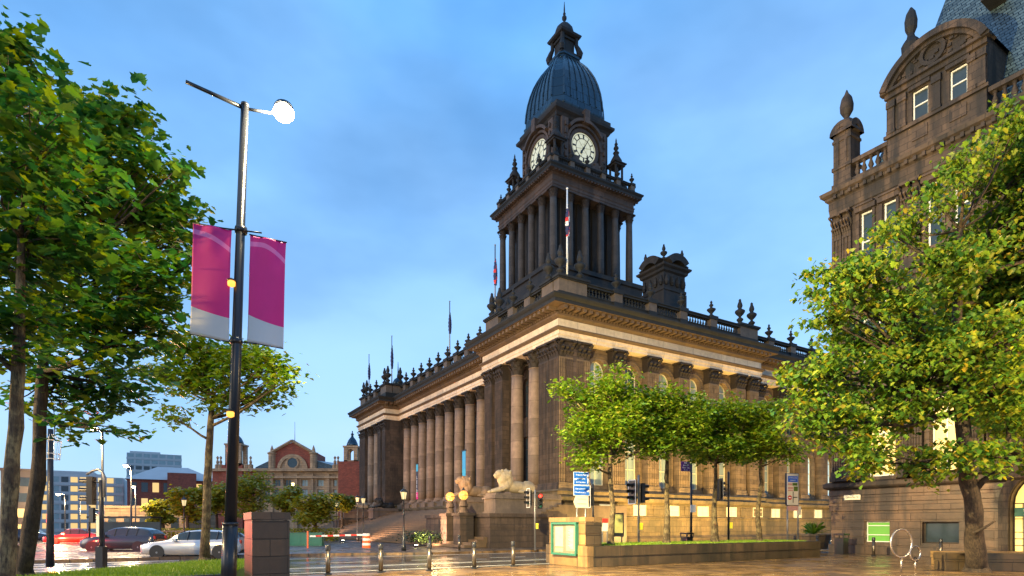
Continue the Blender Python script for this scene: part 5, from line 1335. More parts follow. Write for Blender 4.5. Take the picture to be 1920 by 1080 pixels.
# big white bus-lane sign at right
bs = thing('information_sign','tall white information sign with blue panel and red no-entry disc on twin posts','road sign',Vector(((1487-960)/F*34,34,0)),R_(14))
m = MB(); m.smooth = True
for x in (-.3,.42): m.lathe([(.045,0),(.045,3.0 if x<0 else 4.6)],x,.1,10)
m.obj('post','grey',bs)
m = MB(); m.box(-.44,.38,.0,.14,2.75,4.62); m.obj('case','blk',bs)
pb = plate(bs,'sign_face',-.42,.34,2.78,4.59,'cream',y=-.01,border='white')
m = MB(); m.box(-.37,.29,-.034,-.028,4.1,4.45); q = m.obj('blue_panel','blue',pb)
for i,s in enumerate(('CONTROLLED','PARKING')): text_into(q, s, .085, (-.04,-.037,4.34-.14*i), (PI/2,0,0), 'white')
m = MB(); m.box(-.06,.27,-.034,-.028,3.9,4.05); m.box(.02,.3,-.034,-.028,3.58,3.85); m.obj('green_panel','e_grn2' if 'e_grn2' in M else 'turf',pb)
m = MB(); m.box(-.37,-.08,-.034,-.028,3.91,4.03); m.box(-.37,-.02,-.034,-.028,3.7,3.82); m.box(-.37,-.02,-.034,-.028,3.58,3.66); m.obj('pink_panel','poster',pb)
m = MB(); dsc = MB(); dsc.lathe([(.135,0),(.135,.006)],seg=24); o = dsc.obj('no_entry_disc','red',pb,(-.24,-.028,3.2)); o.rotation_euler = (PI/2,0,0)
m.box(-.33,-.15,-.04,-.035,3.17,3.23); m.obj('no_entry_bar','white',pb)
m = MB(); m.box(-.04,0,-.034,-.028,2.9,3.55); m.box(0,.26,-.034,-.028,3.2,3.25); m.obj('junction_diagram','blk',pb)
m = MB(); m.box(-.38,.32,-.03,.01,2.45,2.72); m.obj('supplementary_plate','poster',bs)
m = MB(); m.box(.33,.52,-.03,.0,2.2,2.72); m.obj('supplementary_plate','cream',bs)
# small purple sign on a grey post among the planter trees
t = thing('parking_sign','small purple plate on a tall grey post between the planter trees','sign',Vector(((1296-960)/F*36,36,0)),R_(20))
m = MB(); m.smooth = True; m.lathe([(.07,0),(.06,5.4)],seg=10); m.obj('post','metal',t)
M['purple'] = plain('purple_plate', (.07,.02,.16), .4); m = MB(); m.box(-.75,-.1,-.03,0,4.9,5.5); q=m.obj('plate','purple',t)
for k in range(4): text_into(q,('P&R','Zone B','Mon - Sat','8 - 6')[k],.13,(-.42,-.035,5.4-.14*k),(PI/2,0,0),'white')
m = MB(); m.box(-.12,.25,-.12,-.08,2.4,2.85); m.obj('notice','white',t)
# poster panels beyond the noticeboard pier
t = thing('poster_frame','black framed poster stand behind the first planter tree','poster stand',Vector(((1158-960)/F*31,31,0)),R_(8))
m = MB(); m.box(-.33,.33,-.04,.04,1.0,2.25); m.box(-.25,-.2,-.03,.03,0,1); m.box(.2,.25,-.03,.03,0,1); m.obj('frame','blk',t)
M['posterimg'] = plain('coloured_poster', (.35,.34,.12), .35, noise=.9, scale=2.2); m = MB(); m.box(-.27,.27,-.052,-.045,1.2,2.18); m.obj('poster','posterimg',t)
t = thing('notice_panel','pink-headed white notice panel left of the first planter tree','notice',Vector(((1134-960)/F*30,30,0)),R_(8))
m = MB(); m.box(-.17,.17,-.02,.02,1.3,1.9); m.obj('panel','cream',t); m = MB(); m.box(-.17,.17,-.027,-.022,1.72,1.95); m.obj('header','red',t); m = MB(); m.box(-.15,-.1,0,.03,0,1.3); m.box(.1,.15,0,.03,0,1.3); m.obj('leg','grey',t)
# lion statues, plinths
def lion(label, P, rot, mat='lion', s=1.0):
    m = MB(); m.smooth = True
    def ell(c, r, seg=14, rot_=None):
        vs = []
        for i in range(9):
            ph = PI*i/8
            for k in range(seg):
                a = 2*PI*k/seg; v = Vector((r[0]*math.sin(ph)*math.cos(a), r[1]*math.sin(ph)*math.sin(a), r[2]*math.cos(ph)))
                if rot_: v = Matrix.Rotation(rot_,3,'Y') @ v
                vs.append(Vector(c)+v)
        m.add(vs, [(i*seg+k,i*seg+(k+1)%seg,(i+1)*seg+(k+1)%seg,(i+1)*seg+k) for i in range(8) for k in range(seg)])
    # faces -x ; body lying
    ell((.4,0,.5),(1.15,.42,.46)); ell((1.35,0,.5),(.62,.5,.52)); ell((-.55,0,.72),(.55,.45,.62),rot_=.35)      # trunk, haunch, chest
    ell((1.25,.42,.38),(.55,.2,.4)); ell((1.25,-.42,.38),(.55,.2,.4)); ell((.75,.5,.14),(.55,.13,.14)); ell((.75,-.5,.14),(.55,.13,.14))
    ell((-.75,0,1.12),(.5,.46,.6)); ell((-.55,0,1.35),(.42,.44,.45)); ell((-.4,0,.95),(.45,.46,.6))             # mane
    ell((-1.1,0,1.42),(.34,.28,.32)); ell((-1.36,0,1.32),(.22,.18,.17)); ell((-1.33,0,1.16),(.16,.15,.09)); ell((-1.5,0,1.37),(.07,.1,.06))
    ell((-.95,.24,1.68),(.09,.07,.1)); ell((-.95,-.24,1.68),(.09,.07,.1)); ell((-1.2,.13,1.55),(.1,.07,.06)); ell((-1.2,-.13,1.55),(.1,.07,.06))
    for q in (-.28,.28):
        m.tube([(-.55,q,.55),(-.95,q,.32),(-1.6,q,.16)],[.22,.19,.15],10); ell((-1.7,q,.12),(.22,.16,.12)); 
    rr = random.Random(7)
    for k in range(46):
        a = rr.uniform(-PI*.95,PI*.95); z = rr.uniform(.55,1.75); rx = .42; ell((-.62+rx*math.cos(a)*.75+.1,.44*math.sin(a),z),(.09,.07,.17),8)
    m.tube([(1.9,0,.4),(2.15,.2,.18),(1.9,.55,.1),(1.4,.72,.1)],[.07,.06,.06,.1],8)
    o = m.obj('lion_statue',mat,None,P,rot); o.scale=(s*1,s,s)
    rm = o.modifiers.new('merge','REMESH'); rm.mode='VOXEL'; rm.voxel_size=.045; rm.use_smooth_shade=True
    return tag(o,label,'statue','reclining lion statues')
M['lion'] = stone('weathered_lion_stone',(.36,.28,.18),(.10,.09,.085),.35,joints=False)
M['liond'] = stone('brown_lion_stone',(.30,.19,.11),(.06,.05,.045),.6,joints=False)
def THP(b,a,z=0): return TC+DB*b+DA*a+Vector((0,0,z))
def plinth(label,b0,b1,a0,a1,z0,z1,baseb0,basea0,basea1):
    t = thing('lion_plinth',label,'plinth',TC,TH,'lion plinths'); m = MB(); m.box(baseb0,b1,basea0,basea1,0,z0-.25); m.box(baseb0-.1,b1,basea0-.1,basea1+.1,z0-.25,z0); m.box(baseb0-.06,b1,basea0-.06,basea1+.06,0,.35)
    m.box(baseb0-.03,b1,basea0-.03,basea1+.03,z0-1.0,z0-.9); m.obj('base','th_front',t)
    m = MB(); m.box(b0,b1-.01,a0,a1,z0+.002,z1-.42); m.box(b0-.1,b1-.01,a0-.1,a1+.1,z0+.002,z0+.15); m.box(b0-.12,b1-.01,a0-.12,a1+.12,z1-.42,z1-.3); m.box(b0-.02,b1-.01,a0-.02,a1+.02,z1-.3,z1-.15); m.box(b0+.08,b1-.01,a0+.08,a1-.08,z1-.15,z1); m.obj('pedestal','soot2',t); return t
M['soot2'] = stone('dark_plinth_stone',(.15,.11,.09),(.035,.03,.03),.6,joints=False)
plinth('massive stone plinth under the pale lion nearest the street corner',-6.2,-.4,-.95,.75,2.45,3.95,-7.0,-1.6,1.6)
plinth('stone plinth under the brown lion behind the globe lamps',-6.2,-.4,5.6,7.3,2.45,3.95,-7.6,5.0,8.4)
plinth('far stone plinth under the grey lion by the left pavilion',-4.8,-.4,44.6,46.6,2.4,3.9,-5.6,44,47.4)
plinth('dark stone plinth nearer the columns in front of the left pavilion',-2.6,.9,38.4,40.4,2.4,3.9,-3.0,38,41)
lion('pale lion statue reclining on the plinth at the corner of the steps',THP(-4.3,-.1,3.95),TH,'lion')
lion('brown lion statue reclining behind the two globe lamps',THP(-4.3,6.45,3.95),TH,'liond')
lion('grey lion statue on the farthest plinth, by the lantern pair',THP(-2.9,45.6,3.9),TH,'lion')
lion('dark lion statue half hidden at the foot of the left pavilion',THP(-.9,39.4,3.9),TH,'sootdk',.8)
# vertical banners hanging between columns
def vban(label,px,pyt,pyb,wpx,Y,mats):
    t = thing('hanging_banner',label,'banner',at(px,pyb,Y),TH-PI/2,'banners hung before the columns'); H=(pyb-pyt)/F*Y; W=wpx/F*Y/.6
    m = MB(); k = len(mats)
    for i,q in enumerate(mats): m.mi=i; m.box(-W/2,W/2,-.02,.02,H*(1-(i+1)/k),H*(1-i/k))
    m.obj('cloth',list(mats),t); m = MB(); m.box(-W/2-.1,W/2+.1,-.05,.05,H,H+.12); m.obj('top_bracket','blk',t); 
    return t,W,H
M['bluecloth']=plain('blue_banner_cloth',(.05,.33,.62),.5); M['dkcloth']=plain('dark_banner_cloth',(.03,.03,.05),.5,noise=.6)
t_,W_,H_ = vban('sky blue banner with pink burst hanging near the corner pavilion',870,846,912,8,59.3,('bluecloth','bluecloth','teal','magenta'))
t_,W_,H_ = vban('narrow dark banner with teal top hanging among the left columns',782,871,936,5,72,('teal','dkcloth','dkcloth','dkcloth','magenta'))
for k,ch in enumerate('LEEDS'): text_into(t_,ch,.55,(0,-.03,H_*.62-.55*k),(PI/2,0,0),'white')
# flags and flagpoles on the parapet
def flag(label,b,a,zt,mats,white=False,hang=2.6):
    P = THP(b,a,20.3); t = thing('flagpole',label,'flagpole',P,0,'flagpoles on the parapet'); h = zt-20.3
    m = MB(); m.smooth=True; m.lathe([(.085,0),(.06,h)],seg=8); m.lathe([(.02,0),(.11,.1),(.02,.2)],0,0,8,h); m.obj('pole','white' if white else 'grey',t)
    m = MB(); m.smooth=True; n=22
    for q in range(4):
        for i in range(n):
            z0=h-1.2-hang*i/n; z1=h-1.2-hang*(i+1)/n; w0=.05+.16*math.sin(i/n*2.6)+.03*math.sin(i*1.7+q); w1=.05+.16*math.sin((i+1)/n*2.6)+.03*math.sin((i+1)*1.7+q)
            m.mi=(i//3+q)%len(mats); a0=q*PI/2+.5; m.add([(0.04,0,z0),(w0*math.cos(a0)+.03,w0*math.sin(a0),z0),(w1*math.cos(a0)+.03,w1*math.sin(a0),z1),(.04,0,z1)],[(0,1,2,3)])
            m.add([(w0*math.cos(a0)+.03,w0*math.sin(a0),z0),(w0*.9*math.cos(a0+1.4)+.03,w0*.9*math.sin(a0+1.4),z0),(w1*.9*math.cos(a0+1.4)+.03,w1*.9*math.sin(a0+1.4),z1),(w1*math.cos(a0)+.03,w1*math.sin(a0),z1)],[(0,1,2,3)])
    m.obj('flag',mats,t)
flag('white flagpole with furled Union flag on the near corner of the parapet',1.4,.75,28.7,['navy','red','white','navy'],True)
flag('flagpole with dark furled flag on the parapet, just left of the tower',1.0,11.9,28.6,['navy','navy','red'])
flag('flagpole with navy furled flag on the middle of the front parapet',3.3,27.2,28.6,['navy'])
flag('flagpole by the green cupola, thin dark flag',1.7,43.3,28.6,['navy'],hang=3.4)
flag('farthest flagpole at the left corner of the parapet',1.4,53.0,28.3,['navy'])
# ------------------------------------------------------------------ vehicles
def car(label, P, rot, paint, L=4.8, H=1.47, W=1.82, estate=True, low=False):
    t = thing('parked_car',label,'car',P,rot)
    # x forward = -x ; stations (x, sill z, shoulder z, roof z, halfwidth)
    if estate: st_ = [(-.5,.42,.62,.62,.62),(-.485,.3,.70,.70,.82),(-.44,.22,.78,.78,.93),(-.36,.2,.84,.85,.98),(-.27,.2,.90,.92,1),(-.215,.2,.93,.97,1),(-.12,.2,.95,1.30,1),(-.05,.2,.96,1.42,1),(.06,.2,.97,1.47,1),(.2,.2,.98,1.46,1),(.34,.2,1.0,1.40,1),(.42,.22,1.0,1.30,.98),(.47,.25,.98,1.08,.95),(.492,.35,.9,.92,.88),(.5,.45,.75,.75,.75)]
    else: st_ = [(-.5,.42,.6,.6,.62),(-.48,.3,.68,.68,.84),(-.42,.22,.76,.76,.95),(-.3,.2,.85,.87,1),(-.2,.2,.9,.96,1),(-.08,.2,.92,1.38,1),(.05,.2,.94,1.45,1),(.2,.2,.95,1.42,1),(.33,.2,.97,1.15,1),(.4,.22,.97,1.0,.98),(.48,.3,.92,.93,.9),(.5,.45,.7,.7,.75)]
    hs = W/2; k = H/1.47; secs = []
    for x,a,b,r,w_ in st_:
        hw = hs*w_; a*=k; b*=k; r*=k; rw = hw*(.72 if r-b>.12 else .88)
        half = [(hw*.9,a),(hw*.985,a+.08),(hw,(a+b)/2),(hw*.98,b-.04),(hw*.93,b),(rw+(hw*.93-rw)*.15,b+(r-b)*.88),(rw*.9,r-.01),(rw*.45,r+.015)]
        secs.append((x*L,[(y,z) for y,z in half]+[(-y,z) for y,z in reversed(half)]))
    n = len(secs[0][1]); body = MB(); glass = MB(); body.smooth = True
    V = [(x,y,z) for x,pts in secs for y,z in pts]; body.v = V; glass.v = list(V)
    for i in range(len(secs)-1):
        for j in range(n-1):
            f = [i*n+j,(i+1)*n+j,(i+1)*n+j+1,i*n+j+1]
            tall = (st_[i][3]-st_[i][2])+(st_[i+1][3]-st_[i+1][2])
            isg = (j in (4,n-6) and tall > .45) or (j in (5,6,7,8,9) and st_[i][3] > st_[i][2]+.02 and abs(st_[i+1][3]-st_[i][3])>.1 and tall>.3)
            (glass if isg else body).f.append(f); (glass if isg else body).fm.append(0); (glass if isg else body).sm.append(not isg)
    body.f.append(list(range(n))); body.fm.append(0); body.sm.append(False); body.f.append(list(range((len(secs)-1)*n,len(secs)*n))[::-1]); body.fm.append(0); body.sm.append(False)
    bo = body.obj('body',paint,t); glass.obj('windows','glassd',t)
    for xs in (-.02,.14,.27):
        for s_ in (-1,1): pm_ = MB(); pm_.tube([(xs*L,s_*hs*.94,.97*k),(xs*L+.05,s_*hs*.76,1.40*k)],.035,5); pm_.obj('window_pillar','blk',t)
    for xs in (-.31,.30):
        for s_ in (-1,1):
            wme = MB(); wme.smooth = True
            wme.lathe([(.2,-.1),(.3,-.11),(.33,-.08),(.33,.08),(.3,.11),(.2,.1)],seg=22); o = wme.obj('wheel','tyre',t,(xs*L,s_*(hs-.1),.33)); o.rotation_euler=(PI/2,0,0)
            r_ = MB(); r_.lathe([(.05,-.115),(.05,.115)],seg=10)
            for q in range(5): a=2*PI*q/5; r_.obox((.12*math.cos(a),.12*math.sin(a),0),(math.cos(a),math.sin(a),0),(-math.sin(a),math.cos(a),0),(0,0,1),.1,.03,.112)
            r_.lathe([(.21,-.112),(.225,-.113),(.225,.113),(.21,.112)],seg=22,caps=False); r_.obj('rim','rim',o)
            ar_ = MB(); ar_.lathe([(.36,0),(.36,.05)],seg=22); q=ar_.obj('wheel_arch','blk',t,(xs*L,s_*(hs-.035),.36)); q.rotation_euler=(PI/2,0,0)
    for s_ in (-1,1):
        h_ = MB(); h_.box(-.485*L,-.44*L,s_*hs*.62-.14,s_*hs*.62+.14,.6*k,.72*k); h_.obj('headlight','white',t)
        q_ = MB(); q_.box(.465*L,.502*L,s_*hs*.72-.1,s_*hs*.72+.1,.78*k,.95*k); q_.obj('tail_light','e_red' if low else 'red',t)
        d_ = MB(); d_.obox((-.13*L,s_*hs*1.07,.98*k),(1,0,0),(0,1,0),(0,0,1),.09,.09,.06); d_.obj('door_mirror',paint,t)
    return t
car('silver estate car parked beyond the lawn behind the thin tree', Vector(((368-960)/F*31,31,-.12)), R_(6), 'silver', 5.0)
car('dark taxi waiting left of the silver estate car', Vector(((232-960)/F*38,38,-.12)), R_(4), 'dkcar', 4.6, 1.6, 1.85)
car('small red car far off on the junction at left', Vector(((135-960)/F*52,52,-.12)), R_(30), 'redcar', 4.0, 1.45, 1.7, False, True)
car('dark car with lit tail lamps in front of the lit office', Vector(((60-960)/F*58,58,-.12)), R_(200), 'dkcar', 4.3, 1.45, 1.75, False, True)
# barrier, barrel, cones
bt = thing('road_barrier','red and white striped boom barrier on an orange banded post','barrier',gnd(687,1027))
m = MB()
for k in range(6): m.mi = k%2; m.lathe([(.30-.01*k,0),(.30-.01*k,.17)],0,0,14,.17*k)
m.obj('barrel',['orange','white'],bt)
m = MB()
for k in range(9): m.mi = 0 if k%2 else 1; m.box(-.25-.42*(k+1),-.25-.42*k,-.04,.04,.86-.012*k,.98-.012*k)
m.obj('boom',['red','white'],bt)
t = thing('marker_post','orange flexible marker post standing on the wet road','marker post',gnd(577,1031,-.12)); m = MB(); m.smooth=True; m.lathe([(.14,0),(.12,.05),(.06,.08),(.055,1.3),(.02,1.33)],seg=12); m.obj('post','orange',t)
# long signs / cabinet
t = thing('utility_cabinet','low dark green cabinet on the pavement beyond the dark stone pier','cabinet',Vector(((565-960)/F*46,46,0))); m = MB(); m.box(-1.6,1.6,0,.6,0,.95); m.box(-1.65,1.65,-.05,.65,.95,1.02)
for k in range(4): m.box(-1.5+.78*k,-.82+.78*k,-.02,0,.1,.88)
m.obj('body','green',t)
# ------------------------------------------------------------------ far buildings
# red brick hospital with stone front
Yh = 112.0; hb_ = thing('hospital','long red brick and stone Victorian hospital with gable and domed turrets','building',(0,Yh,0)); sc_=Yh/F
X = lambda px: (px-960)*sc_
Z = lambda py: EYE+(985-py)*sc_
fh = lambda u,z,d:(u,d,z)
m = MB(); hops=[]
for px in (571,601,631): hops += [(X(px-6),X(px+6),Z(912),Z(899),False),(X(px-6),X(px+6),Z(936),Z(917),False)]
for px in (500,520,540): hops += [(X(px-6),X(px+6),Z(912),Z(899),False),(X(px-6),X(px+6),Z(936),Z(917),False)]
wallface(m, fh, X(480),X(640),-.1,Z(880),hops,.4); 
for px in (486,510,530,556,586,616,636): fbox(m,fh,X(px-2.5),X(px+2.5),0,Z(888),-.3,0)
m.obj('stone_front','brickstone',hb_)
m = MB(); m.box(X(398),X(480),0,20,-.1,Z(883)); m.box(X(640),X(720),-.5,20,-.1,Z(883)); m.box(X(480),X(640),.5,20,0,Z(884)); m.box(X(637),X(676),-1,3,0,Z(866)); m.box(X(418),X(457),-.5,3,0,Z(872))
m.add([(X(512),-.02,Z(880)),(X(585),-.02,Z(880)),(X(585),-.02,Z(848)),(X(548.5),-.02,Z(829)),(X(512),-.02,Z(848)),(X(512),8,Z(880)),(X(585),8,Z(880)),(X(585),8,Z(848)),(X(548.5),8,Z(829)),(X(512),8,Z(848))],[(0,1,2,3,4),(5,9,8,7,6),(1,6,7,2),(0,4,9,5)])
m.obj('brick_wall','brick',hb_)
m = MB()
for a,b in (((505,851),(548.5,826.5)),((592,851),(548.5,826.5))): m.tube([(X(a[0]),-.3,Z(a[1])),(X(b[0]),-.3,Z(b[1]))],.28,4)
m.box(X(398),X(720),-.9,.2,Z(884),Z(879)); m.box(X(478),X(642),-.6,0,Z(897),Z(893)); archband(m,fh,X(549),Z(880),2.3,2.9,-.3,.0,16); 
m.add([fh(X(549)+2.3*math.cos(PI*k/14),Z(880)+2.3*math.sin(PI*k/14),-.06) for k in range(15)],[tuple(range(15))]); archband(m,fh,X(549),Z(868),.95,1.25,-.25,0,16,0,2*PI)
for px in (510,588): m.lathe([(.7,Z(880)),(.7,Z(852)),(.9,Z(851)),(.9,Z(849)),(.4,Z(848)),(.3,Z(842)),(.05,Z(835))],X(px),0,8)
for px in (408,414,462,470,628,634): m.lathe([(.5,Z(880)),(.5,Z(872)),(.2,Z(870)),(.3,Z(866)),(.1,Z(862)),(.28,Z(858)),(.05,Z(855))],X(px),0,8)
m.obj('stone_dressing','brickstone',hb_)
for o in hops: window(hb_,fh,*o,'glassb' if o[0]>X(560) else 'glassd',frame='brickstone',vm=1,hm=(),fw=.1,d=.3)
m = MB(); m.lathe([(.95,0),(.95,.05)],seg=20); o=m.obj('round_window','glassd',hb_,(X(549),-.1,Z(868))); o.rotation_euler=(PI/2,0,0)
for a,b,c_,d_ in ((478,505,876,863),(592,625,863,876)):
    m = MB(); m.add([(X(a),.2,Z(880)),(X(b),.2,Z(880)),(X(b),.2,Z(d_ if a<500 else c_+10)),(X(a),.2,Z(c_ if a<500 else c_)),(X(a),12,Z(866)),(X(b),12,Z(860))],[(0,1,2,3),(3,2,5,4)]); m.obj('roof','slate2' if 'slate2' in M else 'slate',hb_)
def turret(cx_,w_,yb,yt,open_=True):
    m = MB(); s = w_/2
    for a in (-1,1):
        for b in (-1,1): m.box(cx_+a*s-.35,cx_+a*s+.35,1+b*s-.35,1+b*s+.35,Z(yb),Z(yt+22))
    for ff in (lambda u,z,d:(cx_+u,1-s-.3-d,z),lambda u,z,d:(cx_+u,1+s+.3+d,z)): archband(m,ff,0,Z(yt+32),s*.62,s*1.1,-.5,0,12)
    m.box(cx_-s-.35,cx_+s+.35,1-s-.35,1+s+.35,Z(yb)-.2,Z(yb)+.3); m.box(cx_-s-.5,cx_+s+.5,1-s-.5,1+s+.5,Z(yt+23),Z(yt+20)); m.obj('turret','brickstone',hb_)
    m = MB(); m.smooth=True; m.lathe([(s+.2,0),(s+.1,.5),(s*.8,1.2),(s*.4,1.7),(.25,1.85),(.2,2.2),(.35,2.35),(.1,2.6),(.1,3.0)],cx_,1,14,Z(yt+20)); m.obj('turret_dome','lead',hb_)
turret(X(658),1.9,866,816); turret(X(439),2.3,872,812)
m = MB(); m.smooth=True; m.lathe([(.06,Z(826)),(.03,Z(790))],X(551),.5,6); m.obj('flag_mast','grey',hb_)
# tower block
M['concdk'] = plain('dark_cladding', (.09,.08,.075), .6)
def block(name,label,px0,px1,pyt,Y,floors,cols,wm,gm,depth=14,zb=0,inset=.0):
    s=Y/F; x0=(px0-960)*s; x1=(px1-960)*s; zt=EYE+(985-pyt)*s; t=thing(name,label,'building',((x0+x1)/2,Y,0),R_(30)); hw_=(x1-x0)/2
    m=MB(); m.box(-hw_,hw_,0,depth,-.12,zt); fh_=(zt-zb)/floors
    for k in range(floors): m.box(-hw_-.1,hw_+.1,-.15,.1,zb+fh_*k-.0,zb+fh_*k+fh_*.3)
    m.box(-hw_*.9,hw_*.2,2,depth-2,zt,zt+1.0); m.obj('wall',wm,t)
    for k in range(floors):
        for c_ in range(cols):
            w0=-hw_+2*hw_*(c_+.12)/cols; w1=-hw_+2*hw_*(c_+.88)/cols; m=MB(); m.box(w0,w1,-.05,0.02,zb+fh_*k+fh_*.34,zb+fh_*k+fh_*.92); m.obj('window',gm[(k*7+c_*3)%len(gm)],t)
    return t
block('apartment_tower','grey concrete tower block far away on the left skyline',246,334,851,260,10,7,'concrete',['glassb','glassd','glassb'],16,6)
block('office_building','wide modern office with rows of warmly lit ribbon windows',62,216,893,150,6,11,'concrete',['e_office','e_office','glassb','e_pale','e_office','glassd','e_office'],20)
t=block('office_annex','smaller office block with few lit windows right of the ribbon-window office',200,224,912,170,5,3,'concrete',['glassd','e_office','glassd'],14)
m=MB(); s=148/F; m.box(-8,6,1,14,EYE+92*s,EYE+99*s); m.box(-6,4,2,12,EYE+99*s,EYE+104*s); 
m.obj('penthouse','concrete',bpy.data.objects['office_building'])
t=thing('brick_office','red brown brick block with pale hipped roofs right of the tower block','building',((310-960)*150/F,150,0),R_(28)); m=MB(); m.box(-8.2,12,0,16,-.1,13.2); m.box(.5,7,-1.5,0,-.1,15.0); m.obj('wall','brick',t)
m=MB(); m.add([(-8.8,-.6,13.2),(12.6,-.6,13.2),(12.6,16.5,13.2),(-8.8,16.5,13.2),(-2,6,17),(5,6,17)],[(0,1,5,4),(1,2,5),(2,3,4,5),(3,0,4)]); m.obj('roof','concrete',t)
for k in range(3):
    for c_ in range(8): 
        m=MB(); x_=-7.6+2.4*c_; 
        if not (-.3<x_<6.5): m.box(x_,x_+1.4,-.06,.02,2+4*k,4.4+4*k); m.obj('window','e_office' if (k*3+c_)%4==0 else 'glassd',t)
t=thing('clad_building','dark cladded block standing at the far left edge','building',((40-960)*60/F,60,0),R_(38)); m=MB(); m.box(-1.6,1.4,0,5,-.1,7.2); m.box(-1.7,1.5,-.1,5.1,7.2,7.4); m.obj('wall','concdk',t)
for k in range(4): m=MB(); m.box(-1.3,1.1,-.04,.02,.8+1.6*k,1.7+1.6*k); m.obj('window','e_office' if k<2 else 'glassd',t)
# long low beige building + shelter in middle distance
t=thing('low_terrace','long low tan building beyond the waiting cars','building',((262-960)*75/F,75,0)); m=MB(); m.box(-4.5,6,0,8,-.1,3.8); m.box(-4.8,6.3,-.3,8.3,3.8,4.1); m.obj('wall','brickstone',t)
for k in range(5): m=MB(); m.box(-4+2*k,-3+2*k,-.05,.02,1,2.6); m.obj('window','glassd',t)
t=thing('bus_shelter','dark flat-roofed bus shelter behind the taxi','bus shelter',((235-960)*48/F,48,-.12)); m=MB(); m.box(-2.6,2.6,-.8,.8,2.3,2.45); m.obj('roof','blk',t); m=MB()
for x in(-2.5,0,2.5): m.box(x-.04,x+.04,.6,.7,0,2.3)
m.obj('post','blk',t); m=MB(); m.box(-2.45,2.45,.63,.66,.4,2.0); m.obj('panel','glassd',t)
# lit cross
t=thing('lit_cross','glowing cross on a post among the hospital trees','cross',((549-960)*72/F,72,0)); m=MB(); m.box(-.16,.16,-.06,.06,3.3+1.1,6.2+.6); m.box(-.95,.95,-.062,.062,5.3+.1,5.62+.1); m.obj('cross','e_cross',t); m=MB(); m.lathe([(.06,0),(.05,4.45)],seg=8); m.obj('post','grey',t)
# trees in front of the hospital
def bgtree(px,pyt,pyb,wpx,Y,lb,seed,nm='yellowing_tree'):
    rr=random.Random(seed); s=Y/F; b=Vector(((px-960)*s,Y,0)); zt=EYE+(985-pyt)*s; zb=EYE+(985-pyb)*s; R0=wpx*s/2; lo=[]
    for k in range(12): a=rr.uniform(0,2*PI); q=rr.uniform(.2,.75)*R0; z=zb+(zt-zb)*rr.uniform(.2,.8); lo.append((b.x+q*math.cos(a),b.y+q*math.sin(a),z,R0*rr.uniform(.28,.42)))
    tree(nm,lb,b,[(b,.22),(b+Vector((.1,0,zb*.8)),.16),(b+Vector((0,0,(zt+zb)/2)),.08)],lo,2600,.34,'leaf_b','bark','trees in front of the hospital',seed,clus=R0*.12,per=9,simple=True)
for q in ((350,905,985,80,60,'yellowing tree behind the silver car bonnet',1),(405,890,985,90,66,'tall yellowing tree directly behind the banner pole',2),(475,873,980,110,74,'widest yellowing tree in front of the hospital gable',3),(535,900,985,70,70,'yellowing tree below the hospital round window',4),(590,922,985,90,60,'low green tree right of the lit cross',5),(640,920,965,50,78,'small bright tree beside the farthest lion',6),(305,925,990,60,64,'leftmost bushy tree left of the silver car',7)): bgtree(*q)
t_ = thing('hedge','long clipped dark hedge below the hospital trees','hedge',((440-960)*58/F,58,0)); rg=np.random.default_rng(9); pos=rg.random((5200,3))*[19,1.6,1.3]+[-9,0,0.05]; me=leaves_mesh('foliage',pos,.2,'leaf_b',rg,simple=True); o=bpy.data.objects.new('foliage',me); col.objects.link(o); o.parent=t_
t_ = thing('shrub','low dark green shrub at the foot of the grand steps','shrub',Vector(((795-960)/F*45,45,0))); rg=np.random.default_rng(10); pos=rg.normal(0,1,(1300,3))*[.8,.4,.22]+[0,0,.7]; pos[:,2]=np.abs(pos[:,2]); me=leaves_mesh('foliage',pos,.14,'leaf_d',rg,simple=True); o=bpy.data.objects.new('foliage',me); col.objects.link(o); o.parent=t_
# guard rail far left
t=thing('guard_rail','pale pedestrian guard rail across the junction','railing',((330-960)*52/F,52,0)); m=MB()
for k in range(22): m.box(-4+.4*k-.02,-4+.4*k+.02,-.02,.02,0,1.05)
m.box(-4,4.5,-.03,.03,1.05,1.12); m.box(-4,4.5,-.03,.03,.12,.17); m.obj('rail','grey',t)
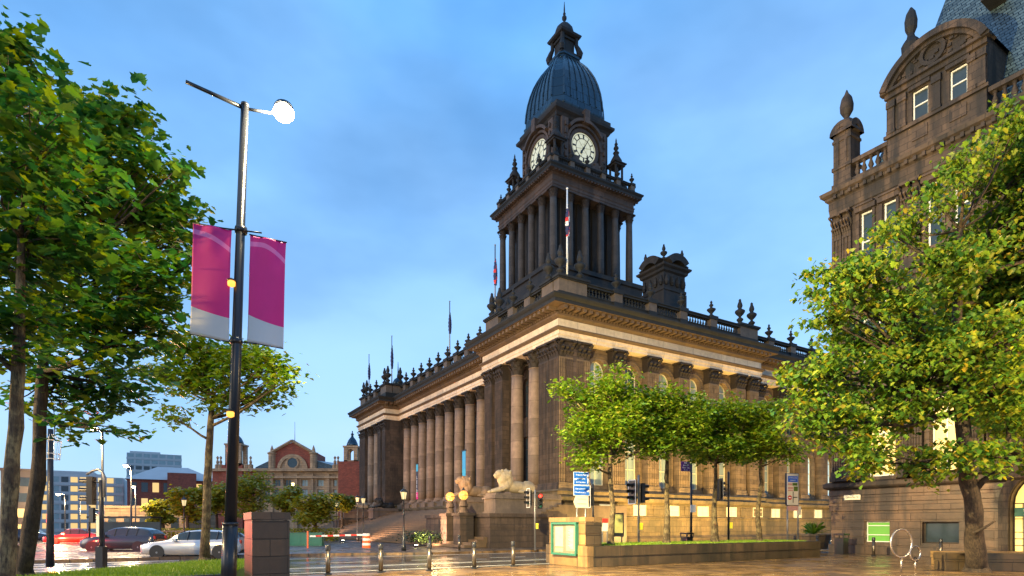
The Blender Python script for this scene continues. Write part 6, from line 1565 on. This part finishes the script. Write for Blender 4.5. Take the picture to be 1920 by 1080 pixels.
# ------------------------------------------------------------------ floodlights in front of the side wall
for i,(b,e) in enumerate(((3.5,420),(8.5,650),(14,650),(20,500),(27,500),(35,500))):
    P = THP(b,-6.0,.02)
    t = thing('floodlight',['warm ground floodlight nearest the corner of the side wall','second ground floodlight along the side wall','third ground floodlight along the side wall','fourth ground floodlight along the side wall','fifth ground floodlight along the side wall','farthest ground floodlight along the side wall'][i],'floodlight',P,TH,'ground floodlights behind the planter')
    m = MB(); m.box(-.2,.2,-.15,.15,0,.12); m.obj('housing','blk',t); m = MB(); m.box(-.17,.17,-.12,.12,.121,.13); m.obj('glass','e_lamp',t)
    spot('flood_light', P+Vector((0,0,.3)), THP(b,0,6.5), e*3.4, (1,.66,.18), 130, .15)
for i,(b,a) in enumerate(((-8.5,3.5),(-9.5,20),(-9.5,38))):  # added fixtures and spots that warm the front columns
    P = THP(b-2,a,.02)
    t = thing('floodlight',['ground floodlight before the corner pavilion, near the globe lamps','ground floodlight before the middle of the grand steps','ground floodlight before the far end of the grand steps'][i],'floodlight',P,TH,'ground floodlights before the front steps')
    m = MB(); m.box(-.15,.15,-.2,.2,0,.12); m.box(-.18,-.15,-.2,.2,0,.16); m.obj('housing','blk',t); m = MB(); m.box(-.12,.12,-.17,.17,.121,.13); m.obj('glass','e_lamp',t)
    spot('flood_light', P+Vector((0,0,.38)), THP(2,a+3,9), (1500,1700,1500)[i], (1,.60,.36), 120, .2)

point_light('signal_glow', Vector(((28-960)/F*34,33,1.9)), 700, (1,.05,.02), .1)
point_light('tail_light_glow', Vector(((150-960)/F*52,49,.8)), 900, (1,.10,.04), .2)
HZ = False
if HZ:
    N = NT('evening_haze'); N.t.nodes.remove(N.b); o_ = [n for n in N.t.nodes if n.type == 'OUTPUT_MATERIAL'][0]
    v = N.n('ShaderNodeVolumePrincipled'); v.inputs['Density'].default_value = .0004; v.inputs['Color'].default_value = (.86,.89,.95,1); v.inputs['Anisotropy'].default_value = .2; N.l(v.outputs[0], o_.inputs['Volume'])
    M['haze'] = N.m; m = MB(); m.box(-140,120,-25,290,-1.2,80); struct(m.obj('haze','haze'),'stuff')
